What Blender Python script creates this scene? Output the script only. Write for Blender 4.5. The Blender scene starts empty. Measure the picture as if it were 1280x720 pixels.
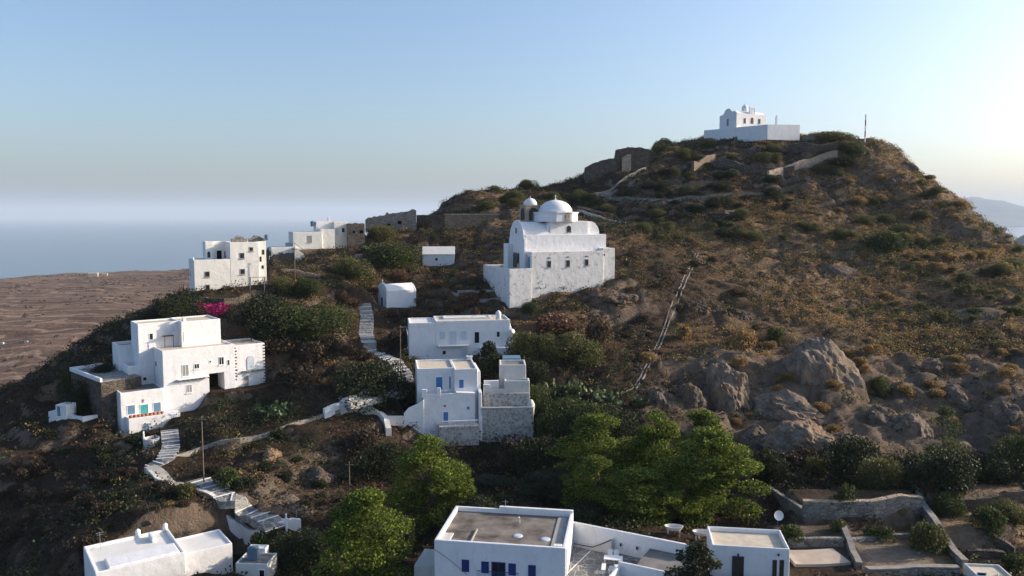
import bpy, bmesh, math, random
import numpy as np
from mathutils import Vector, Matrix
random.seed(7); RNG = np.random.default_rng(11)
SC = bpy.context.scene
COL = SC.collection
R = math.radians
CAMZ = 200.0
F = 985.0
PITCH = math.atan(90/985.0)

# ---------------------------------------------------------------- noise
def _hash(ix, iy, iz, seed):
    h = (ix.astype(np.int64)*374761393 + iy.astype(np.int64)*668265263 + iz.astype(np.int64)*2147483647 + seed*974634777) & 0xffffffff
    h = ((h ^ (h >> 13))*1274126177) & 0xffffffff
    h = (h ^ (h >> 16)) & 0xffff
    return h/65535.0
def vnoise(x, y, z=None, seed=0):
    if z is None: z = np.zeros_like(x)
    ix, iy, iz = np.floor(x), np.floor(y), np.floor(z)
    fx, fy, fz = x-ix, y-iy, z-iz
    fx, fy, fz = [f*f*f*(f*(f*6-15)+10) for f in (fx, fy, fz)]
    r = 0
    for dx in (0, 1):
        for dy in (0, 1):
            for dz in (0, 1):
                w = (fx if dx else 1-fx)*(fy if dy else 1-fy)*(fz if dz else 1-fz)
                r = r + w*_hash(ix+dx, iy+dy, iz+dz, seed)
    return r*2-1
def fbm(x, y, z=None, oct=4, seed=0, gain=.5):
    a, s, r = 1.0, 1.0, 0
    for k in range(oct):
        r = r + a*vnoise(x*s, y*s, None if z is None else z*s, seed+k*17)
        a *= gain; s *= 2.03
    return r
def ridged(x, y, oct=4, seed=0):
    a, s, r = 1.0, 1.0, 0
    for k in range(oct):
        r = r + a*(1-np.abs(vnoise(x*s, y*s, None, seed+k*31))*2)
        a *= .5; s *= 2.1
    return r

# ---------------------------------------------------------------- camera geometry (a pixel of the 1280x720 photo and a distance give a place)
cp, sp = math.cos(PITCH), math.sin(PITCH)
def ray(px, py):
    a, b = (px-640)/F, (360-py)/F
    d = Vector((a, cp+b*sp, -sp+b*cp))
    return d/d.y
def P(px, py, Y): return Vector((0, 0, CAMZ)) + ray(px, py)*Y

# ---------------------------------------------------------------- terrain control points
CP = [
(0,720,85),(0,600,105),(0,522,118),(100,620,95),(60,535,113),(200,650,84),(330,640,88),(300,600,93),(250,560,102),(350,540,107),
(440,515,113),(400,600,99),(480,640,90),(500,565,110),(440,560,106),(560,572,111),(700,560,113),(600,600,103),(650,550,117),
(860,655,84),(1020,664,84),(1100,690,80.6),(1100,655,88),(1120,637,89),(1060,632,91),(1010,690,80),(1200,600,98),(1275,600,98),(1240,665,86),
(1000,602,105),(900,600,108),(1100,590,108),(1250,570,112),(850,560,118),(900,452,141),(1000,442,146),(1080,440,146),(1200,480,138),
(1280,480,136),(950,520,128),(1060,520,127),(1150,530,124),(850,430,149),(850,340,185),(780,400,160),(700,420,147),(680,480,130),(760,480,131),(760,350,175),
(638,389,159),(700,366,164),(770,338,171),(690,300,195),(760,290,205),(950,340,190),(1050,380,172),(1150,400,166),(1280,400,161),
(1280,350,180),(950,290,215),(1080,300,210),(1200,300,213),(850,282,221),(1000,240,242),(1100,240,242),(870,230,245),(760,250,240),
(700,262,232),(890,174,275),(1000,172,275),(1080,172,272),(1100,182,262),(820,190,270),(735,222,258),(772,212,256),(812,200,262),(1108,176,267),(1119,196,262),(1142,215,255),(1192,248,243),(1222,268,228),(1250,289,216),(1280,322,205),
(650,246,258),(560,262,240),(520,278,218),(450,298,204),(400,314,188),(340,330,165),(300,350,153),(238,371,146),
(215,380,143),(100,455,128),(204,512,120),(260,494,122),(330,475,130),(300,400,138),(350,370,150),(400,360,156),
(400,430,136),(430,480,123),(350,500,116),(470,430,145),(495,383,163),(547,330,190),(600,330,180),(560,380,161),(500,450,139),(620,445,141),
]
CW = [(-36,66,-36),(-28,60,-36),(-10,66,-38),(8,66,-38),(-8,84,-36),(6,84,-34),(12,74,-32.2),(18,74,-32.4),(24,70,-33.5),(0,50,-43),(0,38,-46),(-80,45,-48),(80,50,-39),(40,60,-36.5),(60,66,-36),
(-120,150,-48),(-105,140,-40),(-130,200,-62),(-95,215,-55),(-70,250,-52),(-40,290,-45),(-150,100,-60),(-150,50,-62),(-40,400,-100),(-150,400,-110),(-150,300,-100),
(-95,165,-38),(-75,190,-36),(-55,225,-34),(-30,250,-24),(0,275,-12),
(70,305,26),(115,300,24),(30,295,12),(100,350,-10),(60,350,-12),(0,330,-30),(158,190,-26),(152,245,-9),(185,235,-26),(150,222,-22),(180,265,-22),(150,290,-6),(250,250,-50),(200,310,-35),(200,180,-38),
(250,400,-100),(100,410,-70),(200,100,-48),(280,100,-62),(150,70,-42),(100,100,-34.5)]
pts = [tuple(P(a, b, c)) for a, b, c in CP] + [(x, y, CAMZ+z) for x, y, z in CW]
pts = np.array(pts)
X0, X1, Y0, Y1, ST = -150.0, 270.0, 36.0, 410.0, 0.7
def tps(pts, lam=.6):
    n = len(pts); xy = pts[:, :2]/100
    d = np.sqrt(((xy[:, None]-xy[None])**2).sum(-1)); K = np.where(d > 0, d*d*np.log(d+1e-12), 0)
    Pm = np.c_[np.ones(n), xy]
    A = np.zeros((n+3, n+3)); A[:n, :n] = K + lam*1e-3*np.eye(n); A[:n, n:] = Pm; A[n:, :n] = Pm.T
    w = np.linalg.solve(A, np.r_[pts[:, 2], 0, 0, 0])
    def f(x, y):
        q = np.stack([x, y], -1)/100
        d2 = ((q[..., None, :]-xy)**2).sum(-1)
        K = .5*d2*np.log(d2+1e-20)
        return K@w[:n] + w[n] + q[..., 0]*w[n+1] + q[..., 1]*w[n+2]
    return f
gx = np.arange(X0, X1+.01, ST); gy = np.arange(Y0, Y1+.01, ST)
GX, GY = np.meshgrid(gx, gy)
_f = tps(pts)
H = np.zeros_like(GX)
for i in range(0, len(gy), 20): H[i:i+20] = _f(GX[i:i+20], GY[i:i+20])
BASE = H.copy()
def hgt(x, y, A=None):
    A = H if A is None else A
    fx = np.clip((np.asarray(x, float)-X0)/ST, 0, len(gx)-1.001); fy = np.clip((np.asarray(y, float)-Y0)/ST, 0, len(gy)-1.001)
    ix = fx.astype(int); iy = fy.astype(int); a = fx-ix; b = fy-iy
    return A[iy, ix]*(1-a)*(1-b)+A[iy, ix+1]*a*(1-b)+A[iy+1, ix]*(1-a)*b+A[iy+1, ix+1]*a*b
AMP = np.ones_like(H)          # relief amplitude mask, lowered on levelled ground
def seg_mask(p0, p1, half, soft):
    p0 = np.array(p0[:2]); p1 = np.array(p1[:2]); d = p1-p0; L = (d@d)+1e-9
    t = np.clip(((GX-p0[0])*d[0]+(GY-p0[1])*d[1])/L, 0, 1)
    dist = np.hypot(GX-p0[0]-t*d[0], GY-p0[1]-t*d[1])
    return np.clip(1-(dist-half)/soft, 0, 1), t
def smooth(m): return m*m*(3-2*m)
def level_rect(O, U, V, u0, u1, v0, v1, z, soft=2.5):
    global H
    u = (GX-O.x)*U.x+(GY-O.y)*U.y; v = (GX-O.x)*V.x+(GY-O.y)*V.y
    du = np.maximum(np.maximum(u0-u, u-u1), 0); dv = np.maximum(np.maximum(v0-v, v-v1), 0)
    m = smooth(np.clip(1-np.hypot(du, dv)/soft, 0, 1))
    H = H*(1-m)+z*m; 
    AMP[:] = np.minimum(AMP, 1-.85*m)
class Fr:
    """a building's own frame: u along the front, v into the building, w up; origin = front left top corner"""
    def __init__(s, px, py, Y, a):
        s.O = P(px, py, Y); s.a = R(a)
        s.U = Vector((math.cos(s.a), math.sin(s.a), 0)); s.V = Vector((-math.sin(s.a), math.cos(s.a), 0))
    def _loc(s, q): q = q-s.O; return q.dot(s.U), q.dot(s.V), q.z
    def front(s, px, py, v=0.0):
        d = ray(px, py); C = Vector((0, 0, CAMZ)); t = (s.O+s.V*v-C).dot(s.V)/d.dot(s.V)
        q = s._loc(C+d*t); return q[0], q[2]
    def side(s, px, py, u=0.0):
        d = ray(px, py); C = Vector((0, 0, CAMZ)); t = (s.O+s.U*u-C).dot(s.U)/d.dot(s.U)
        q = s._loc(C+d*t); return q[1], q[2]
    def top(s, px, py, w=0.0):
        d = ray(px, py); t = (s.O.z+w-CAMZ)/d.z
        q = s._loc(Vector((0, 0, CAMZ))+d*t); return q[0], q[1]
    def W(s, u, v, w=0): return s.O+s.U*u+s.V*v+Vector((0, 0, w))
    def pad(s, u0, u1, v0, v1, w, soft=2.5): level_rect(s.O, s.U, s.V, u0, u1, v0, v1, s.O.z+w, soft)
# ---------------------------------------------------------------- frames of the buildings
FA = Fr(202.5,439,120,38)      # big house on the left
FB = Fr(242,325,150,30)        # tall house on the ridge
FC = Fr(366,290,186,24)        # second ridge house
FD = Fr(585,270,212,12)        # stone bastion wall
FE = Fr(528,318,190,4)         # small flat white hut
FF = Fr(482.5,364,164,37)      # little chapel, long side in front
FG = Fr(511,404,140,9)         # upper blue-shuttered house
FH = Fr(521,461,118,9)         # lower house with blue doors
FJ = Fr(656.5,293.8,163,22)    # domed church, nave front left top
FK = Fr(921.5,141,276,28)      # hilltop chapel
FQ = Fr(88,460,125,-43)
FM = Fr(542.6,674.7,72,-9)     # big flat roofed house at the bottom
FN = Fr(104,683,78,36)         # bright house bottom left
FP = Fr(890,681,73,-8)         # small flat house bottom right
# ---------------------------------------------------------------- levelled ground and terraces
def relief():
    global H
    slope = np.hypot(*np.gradient(BASE, ST))
    n1 = fbm(GX/22, GY/22, oct=3, seed=3)*1.1
    n2 = fbm(GX/6.5, GY/6.5, oct=4, seed=9)*.55
    n3 = fbm(GX/1.9, GY/1.9, oct=2, seed=21)*.16
    rk = ridged(GX/11+.3*fbm(GX/9, GY/9, oct=2, seed=4), GY/16, 4, seed=40)
    steep = np.clip((slope-.42)/.35, 0, 1)
    hh = H+n1*1.6; st = 2.3; q = hh/st; fr_ = q-np.floor(q); led = (smooth(np.clip((fr_-.62)/.38, 0, 1))-fr_)*st
    lm = np.clip(.35+.9*fbm(GX/18, GY/18, oct=2, seed=14), 0, .75)
    gul = -1.1*np.clip(.16-np.abs(fbm(GX/13, GY/34, oct=3, seed=33)), 0, 1)/.16
    H = H + AMP*(led*lm+gul*.55) + AMP*(n1*.8+n2*(.9+1.0*steep)+n3*1.6) + AMP*steep*rk*.9
FA.pad(-6.5,-.5,-3,3,-12.2,2.5); FA.pad(.5,6,-2.5,10,-10.0,2.5); FA.pad(7,15,-.5,10,-7.2,2.5); FQ.pad(-1,11,-4,-.2,-5.6,2.5); FB.pad(0,14,0,9,-7.2,2); FG.pad(0,19,1,8,-6.4,2); FH.pad(-1,11,2,8,-10.2,2)
FE.pad(0,8,0,4,-2.6,2); FF.pad(-1.5,7,-2.0,4,-3.5,1.5); FC.pad(-5,16,0,8,-4.0,2)
FJ.pad(0,19,0,9,-8.5,3); FM.pad(-1,13,0,9,-7,2); FP.pad(-14,9,-1,3,-3.0,1.5); FN.pad(-1,16,-10,.5,-5,2.5); FD.pad(-9,9,-4,-.3,-5.5,2); FK.pad(0,12,0,8,-5.6,1.6)
def flat_poly(pix, zrel, soft=1.6):
    """levels the ground inside a convex polygon given by pixels on the plane z"""
    global H
    q = [];
    for a, b in pix:
        d = ray(a, b); t = zrel/d.z; q.append((d.x*t, t))
    q = np.array(q); area = sum(q[i-1][0]*q[i][1]-q[i][0]*q[i-1][1] for i in range(len(q)))
    if area < 0: q = q[::-1]
    d = np.full_like(GX, 1e9)
    for i in range(len(q)):
        p0 = q[i-1]; e = q[i]-p0; e = e/np.linalg.norm(e)
        d = np.minimum(d, (GX-p0[0])*(-e[1])+(GY-p0[1])*e[0])
    m = smooth(np.clip(1+d/soft, 0, 1))
    H = H*(1-m)+(CAMZ+zrel)*m; AMP[:] = np.minimum(AMP, 1-.92*m)
flat_poly([(1062,664),(1155,662),(1205,712),(1080,712)], -34.9, .9)
flat_poly([(1005,637),(1140,637),(1140,612),(985,612)], -33.2, .8)
flat_poly([(965,672),(1060,672),(1056,655),(960,655)], -34.2, .8)
flat_poly([(1160,618),(1275,612),(1275,592),(1165,592)], -32.4, .8)
flat_poly([(1160,648),(1265,640),(1265,660),(1185,672)], -34.0, .8)
flat_poly([(980,718),(1070,718),(1054,684),(980,684)], -35.0, .8)
def cliff():
    global H
    m = np.clip((GX-18)/14, 0, 1)*np.clip((125-GX)/25, 0, 1)*np.clip((GY-(113+.02*GX))/5, 0, 1)*np.clip((150-GY)/9, 0, 1)*AMP
    m = smooth(m); wx = GX+2.2*fbm(GX/7, GY/7, oct=2, seed=50); wy = GY+2.2*fbm(GX/7, GY/7, oct=2, seed=51)
    best = np.full_like(H, 9.0); ids = np.zeros_like(H); c = 12.5
    ix, iy = np.floor(wx/c), np.floor(wy/(c*.7))
    for dx in (-1, 0, 1):
        for dy in (-1, 0, 1):
            z0 = np.zeros_like(ix); jx = _hash(ix+dx, iy+dy, z0, 71); jy = _hash(ix+dx, iy+dy, z0, 72)
            d = np.hypot(wx/c-(ix+dx+jx), wy/(c*.7)-(iy+dy+jy)); k = d < best; best = np.where(k, d, best); ids = np.where(k, _hash(ix+dx, iy+dy, z0, 73), ids)
    bulge = np.sqrt(np.clip(1-best**2*1.15, 0, 1))*(1.4+2.6*ids)-1.2+.35*fbm(GX/2.2, GY/2.2, oct=3, seed=55)
    H = H+m*bulge
    return m
relief()
CLIFF = cliff()
# the worn channel below the terrace walls and the gullies of the slope come from relief()
def G(px, py, lo=45.0, hi=405.0):
    """where the line of sight through a pixel first meets the ground"""
    d = ray(px, py); t = np.arange(lo, hi, .35)
    z = CAMZ+d.z*t; h = hgt(d.x*t, t); k = np.nonzero(z < h)[0]
    if not len(k): return None
    t0 = t[max(k[0]-1, 0)]
    for _ in range(3):
        tt = np.linspace(t0, t0+.35, 12); kk = np.nonzero(CAMZ+d.z*tt < hgt(d.x*tt, tt))[0]
        if len(kk): t0 = tt[kk[0]]; break
    return Vector((d.x*t0, t0, float(hgt(d.x*t0, t0))))
def Gz(x, y): return float(hgt(x, y))
# ---------------------------------------------------------------- materials
MATS = {}
class NT:
    def __init__(s, name):
        s.m = bpy.data.materials.new(name); s.m.use_nodes = True; s.t = s.m.node_tree; s.t.nodes.clear()
        s.out = s.t.nodes.new('ShaderNodeOutputMaterial'); s.b = s.t.nodes.new('ShaderNodeBsdfPrincipled')
        s.t.links.new(s.b.outputs[0], s.out.inputs[0]); MATS[name] = s.m
        s.pos = s.t.nodes.new('ShaderNodeNewGeometry').outputs['Position']; s._g = s.t.nodes[-1]
    def n(s, ty, **k):
        o = s.t.nodes.new(ty)
        for a, b in k.items(): setattr(o, a, b)
        return o
    def L(s, a, b): s.t.links.new(a, b)
    def mapped(s, sx=1, sy=1, sz=1, src=None):
        m = s.n('ShaderNodeMapping'); m.inputs['Scale'].default_value = (sx, sy, sz); s.L(src or s.pos, m.inputs['Vector']); return m.outputs[0]
    def noise(s, scale, detail=4, rough=.55, vec=None, dist=0):
        o = s.n('ShaderNodeTexNoise'); o.inputs['Scale'].default_value = scale; o.inputs['Detail'].default_value = detail
        o.inputs['Roughness'].default_value = rough; o.inputs['Distortion'].default_value = dist
        s.L(vec or s.pos, o.inputs['Vector']); return o.outputs['Fac']
    def voro(s, scale, feature='F1', vec=None, out='Distance'):
        o = s.n('ShaderNodeTexVoronoi', feature=feature); o.inputs['Scale'].default_value = scale
        s.L(vec or s.pos, o.inputs['Vector']); return o.outputs[out]
    def ramp(s, fac, stops):
        o = s.n('ShaderNodeValToRGB'); e = o.color_ramp.elements
        while len(e) < len(stops): e.new(.5)
        for i, (p, c) in enumerate(stops):
            e[i].position = p; e[i].color = (*c, 1) if len(c) == 3 else c
        s.L(fac, o.inputs[0]); return o.outputs[0]
    def mr(s, v, a, b, c=0, d=1):
        o = s.n('ShaderNodeMapRange'); s.L(v, o.inputs[0])
        for i, x in enumerate((a, b, c, d)): o.inputs[i+1].default_value = x
        return o.outputs[0]
    def mix(s, f, a, b, mode='MIX'):
        o = s.n('ShaderNodeMix', data_type='RGBA', blend_type=mode)
        for i, x in ((0, f), (6, a), (7, b)):
            if isinstance(x, (int, float)): o.inputs[i].default_value = x
            elif isinstance(x, tuple): o.inputs[i].default_value = (*x, 1)
            else: s.L(x, o.inputs[i])
        return o.outputs[2]
    def math(s, op, a, b=0):
        o = s.n('ShaderNodeMath', operation=op)
        for i, x in enumerate((a, b)):
            if isinstance(x, (int, float)): o.inputs[i].default_value = x
            else: s.L(x, o.inputs[i])
        return o.outputs[0]
    def bump(s, h, strength=.5, dist=.1):
        o = s.n('ShaderNodeBump'); o.inputs['Strength'].default_value = strength; o.inputs['Distance'].default_value = dist
        s.L(h, o.inputs['Height']); s.L(o.outputs[0], s.b.inputs['Normal'])
    def fin(s, col, rough=.9, spec=.2, metal=0):
        if isinstance(col, tuple): s.b.inputs['Base Color'].default_value = (*col, 1)
        else: s.L(col, s.b.inputs['Base Color'])
        s.b.inputs['Roughness'].default_value = rough; s.b.inputs['Specular IOR Level'].default_value = spec; s.b.inputs['Metallic'].default_value = metal
        return s.m
def plain(name, col, rough=.7, var=.15, scale=3, spec=.3, metal=0):
    t = NT(name); n = t.noise(scale, 3)
    c = t.mix(t.mr(n, .3, .7), tuple(x*(1-var) for x in col), tuple(min(1, x*(1+var)) for x in col))
    return t.fin(c, rough, spec, metal)
def whitewash(name, a=(.77,.768,.775), stain=.45, lo=.42, scol=(.36,.33,.29), peel=0):
    t = NT(name); n = t.noise(.55, 5); st = t.noise(1.3, 6, .7, t.mapped(1, 1, .35))
    c = t.mix(t.mr(n, .3, .7), tuple(x*.93 for x in a), a)
    f = t.math('MULTIPLY', t.mr(st, .52, .75), stain)
    c = t.mix(f, c, tuple(x*.62 for x in a))
    if peel:
        pn = t.noise(2.4 if 'peeling' in name else 1.1, 8, .72); c = t.mix(t.mr(pn, lo-.02, lo+.09, .9, 0), c, scol)
    t.bump(t.math('ADD', t.math('MULTIPLY', t.noise(5, 5, .65), .35), t.math('MULTIPLY', t.noise(.9, 3), 1.6)), .4, .12)
    return t.fin(c, .92, .15)
whitewash('whitewash'); whitewash('whitewash_worn', (.62,.60,.57), .6)
whitewash('whitewash_sunlit', (.78,.755,.70), .3)  # white walls with the low sun's cream warmth mixed into the base colour
whitewash('whitewash_peeling', (.50,.48,.45), .9, .44, (.22,.19,.165), 1)
whitewash('whitewash_patchy', (.73,.715,.69), .7, .35, (.25,.22,.19), 1)
def stone(name, a, b, joint, sc=1.5, jw=.05):
    t = NT(name); mp = t.mapped(1, 1, 1.7); d = t.voro(sc, 'DISTANCE_TO_EDGE', mp); cc = t.voro(sc, 'F1', mp, 'Color')
    sep = t.n('ShaderNodeSeparateColor'); t.L(cc, sep.inputs[0])
    c = t.mix(sep.outputs[0], a, b); c = t.mix(t.mr(t.noise(.8, 4), .35, .7, 0, .5), c, tuple(x*.6 for x in a))
    c = t.mix(t.mr(d, 0, jw, 1, 0), c, joint)
    t.bump(t.mr(d, 0, .12), .8, .08)
    return t.fin(c, .95, .1)
stone('stone_brown', (.20,.15,.115), (.32,.25,.19), (.07,.055,.045))
stone('stone_grey', (.20,.185,.165), (.33,.305,.27), (.07,.065,.06))
stone('stone_dark', (.09,.075,.062), (.16,.135,.11), (.035,.03,.026))
stone('stone_tan', (.40,.31,.23), (.52,.42,.32), (.2,.15,.11), 1.3)
stone('ashlar', (.42,.34,.25), (.55,.46,.35), (.22,.18,.15), 2.2, .03)
stone('flagstone', (.17,.17,.16), (.27,.265,.25), (.40,.40,.39), 1.1, .07)
plain('roof_beige', (.55,.48,.38), .9, .14, 1.2, .1); plain('roof_grey', (.20,.19,.18), .85, .25, .7, .15)
plain('roof_white', (.70,.685,.65), .85, .05, .9, .1); plain('roof_felt_shadowy', (.19,.165,.145), .9, .55, .5, .1)  # the felt's strong blotches paint stains and shadow patches together
plain('blue_paint', (.06,.17,.42), .55, .15); plain('navy_paint', (.02,.035,.16), .5, .2); plain('teal_paint', (.06,.33,.36), .5, .1)
plain('pale_blue_paint', (.50,.57,.64), .6, .08); plain('steel_blue_paint', (.12,.22,.32), .5, .1); plain('grey_wood', (.30,.29,.27), .8, .2, 6)
plain('dark_glass', (.015,.017,.02), .15, .1, 3, .5); plain('dark_wood', (.05,.035,.025), .7, .3, 5); plain('void', (.012,.011,.01), .95, .1, 3, 0)  # void: near-black standing in for the shade inside openings
plain('weathered_wood', (.16,.12,.09), .85, .3, 6); plain('metal_grey', (.35,.36,.37), .45, .1, 3, .5, .6)
plain('terracotta', (.42,.15,.07), .9, .2, 2, .1); plain('concrete', (.36,.34,.31), .9, .15, 1.5, .1); plain('white_paint', (.82,.82,.82), .6, .04)
plain('tank_blue', (.10,.16,.22), .5, .1); plain('red_paint', (.45,.06,.05), .6, .1); plain('bark', (.10,.075,.055), .95, .3, 5, .1)
plain('patio_grey', (.20,.205,.20), .85, .2, .8, .15); plain('patio_beige', (.46,.38,.31), .9, .12, .8, .1); plain('cable', (.10,.10,.10), .7, .1)
plain('pink_awning', (.40,.30,.31), .8, .1); plain('pale_track', (.27,.245,.215), .95, .2, 2, .1)
def foliage(name, cols, trans=.25, rough=.6, big=.35):
    t = NT(name); rnd = t._g.outputs['Random Per Island']
    k = len(cols); c = t.ramp(rnd, [(i/(k-1), q) for i, q in enumerate(cols)])
    f = t.mr(t.noise(big, 3), .35, .68); c = t.mix(f, t.mix(1.0, c, (.62,.66,.7), 'MULTIPLY'), c)
    t.L(c, t.b.inputs['Base Color']); t.b.inputs['Roughness'].default_value = rough; t.b.inputs['Specular IOR Level'].default_value = .2
    tr = t.n('ShaderNodeBsdfTranslucent'); t.L(c, tr.inputs[0]); mx = t.n('ShaderNodeMixShader'); mx.inputs[0].default_value = trans
    t.L(t.b.outputs[0], mx.inputs[1]); t.L(tr.outputs[0], mx.inputs[2]); t.L(mx.outputs[0], t.out.inputs[0])
    return t.m
foliage('leaf_pine', [(.03,.05,.011), (.12,.165,.022), (.30,.35,.05)], .42)
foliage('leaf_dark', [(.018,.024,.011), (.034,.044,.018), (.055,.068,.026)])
foliage('leaf_olive', [(.06,.065,.022), (.12,.12,.038), (.22,.20,.07)], .3)
foliage('leaf_green', [(.03,.042,.014), (.06,.082,.024), (.12,.145,.04)], .3)
foliage('leaf_dry', [(.06,.04,.025), (.115,.075,.043), (.21,.14,.078)], .25)
foliage('leaf_ochre', [(.19,.11,.04), (.37,.23,.085), (.52,.35,.14)], .3)
foliage('leaf_reddish', [(.10,.05,.03), (.17,.085,.05), (.24,.14,.085)], .25)
foliage('leaf_brown', [(.032,.022,.015), (.06,.042,.027), (.10,.07,.045)], .2)
foliage('leaf_magenta', [(.30,.01,.10), (.48,.02,.17), (.62,.05,.25)], .3)
foliage('leaf_cactus', [(.06,.09,.035), (.11,.15,.06), (.22,.26,.13)], .1)
def ground():
    t = NT('hill_ground'); a = t.n('ShaderNodeAttribute', attribute_name='cover'); sep = t.n('ShaderNodeSeparateColor'); t.L(a.outputs['Color'], sep.inputs[0])
    rock, dry, pale = sep.outputs[0], sep.outputs[1], sep.outputs[2]
    n = t.noise(.25, 6, .62); n2 = t.noise(1.6, 6, .7); n3 = t.noise(.9, 7, .75)
    soil = t.mix(t.mr(n2, .3, .7), (.026,.0185,.0135), (.085,.056,.039))
    soil = t.mix(t.mr(n, .5, .68), soil, (.04,.042,.025))
    gr = t.mix(t.mr(n3, .3, .7), (.15,.09,.05), (.44,.29,.165))
    soil = t.mix(t.math('MULTIPLY', dry, t.mr(n2, .25, .6, .3, 1)), soil, gr)
    st = t.noise(.6, 7, .7, t.mapped(1, 1, .4)); rk = t.mix(t.mr(st, .3, .7), (.085,.064,.048), (.255,.195,.145))
    rk = t.mix(t.mr(t.noise(.35, 4), .5, .7), rk, (.24,.165,.115))
    edge = t.math('ADD', rock, t.math('MULTIPLY', t.mr(n3, 0, 1, -1, 1), .7)); c = t.mix(t.mr(edge, .35, .62), soil, rk)
    c = t.mix(t.math('MULTIPLY', pale, t.mr(n2, .2, .6, .5, 1)), c, (.40,.32,.245))
    h = t.math('ADD', t.noise(2.6, 8, .72), t.math('MULTIPLY', t.noise(.5, 5, .6), 1.5)); t.bump(h, 1.0, .7)
    return t.fin(c, .97, .08)
ground()
def rockmat(name, a, b):
    t = NT(name); st = t.noise(.9, 8, .68, t.mapped(1, 1, .5)); c = t.mix(t.mr(st, .3, .7), a, b)
    c = t.mix(t.mr(t.noise(.3, 4), .5, .68), c, tuple(x*y for x, y in zip(b, (1.0,.78,.62))))
    c = t.mix(t.mr(t.voro(.55, 'DISTANCE_TO_EDGE', t.mapped(1, 1, .5)), 0, .025, .7, 0), c, tuple(x*.35 for x in a))
    t.bump(t.math('ADD', t.noise(1.8, 9, .7), t.noise(.5, 4)), .9, .4); return t.fin(c, .95, .1)
rockmat('rock', (.08,.063,.05), (.185,.148,.116)); rockmat('rock_pale', (.13,.10,.078), (.29,.232,.18))
def farland():
    t = NT('far_field'); n = t.noise(.006, 6, .6); n2 = t.noise(.03, 8, .7, t.mapped(.5, 1.6, 1)); n3 = t.noise(.18, 5, .7, t.mapped(.6,1.6,1))
    w = t.n('ShaderNodeTexWave', bands_direction='Y'); w.inputs['Scale'].default_value = .012; w.inputs['Distortion'].default_value = 9; w.inputs['Detail'].default_value = 5; w.inputs['Detail Scale'].default_value=2.2; t.L(t.pos, w.inputs['Vector'])
    c = t.mix(t.mr(n2, .35, .68), (.062,.040,.030), (.185,.115,.082)); c = t.mix(t.mr(n3, .52, .7, 0, .7), c, (.055,.048,.035))
    c = t.mix(t.mr(w.outputs['Fac'], .82, .97, 0, .6), c, (.34,.25,.18)); c = t.mix(t.mr(n, .45, .7, 0, .45), c, (.30,.20,.14))
    t.bump(t.noise(.12, 6, .7), .9, 3); return t.fin(c, .97, .05)
farland(); plain('far_mountain', (.10,.10,.09), .95, .3, .001, .05)
def water():
    t = NT('sea_water'); n = t.noise(.02, 6, .65, t.mapped(1, .25, 1)); c = t.mix(t.mr(t.noise(.0008, 4, .6, t.mapped(.4, 1, 1)), .35, .65), (.012,.045,.11), (.018,.06,.13))
    return t.fin(c, .2, .35)
water()
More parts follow.
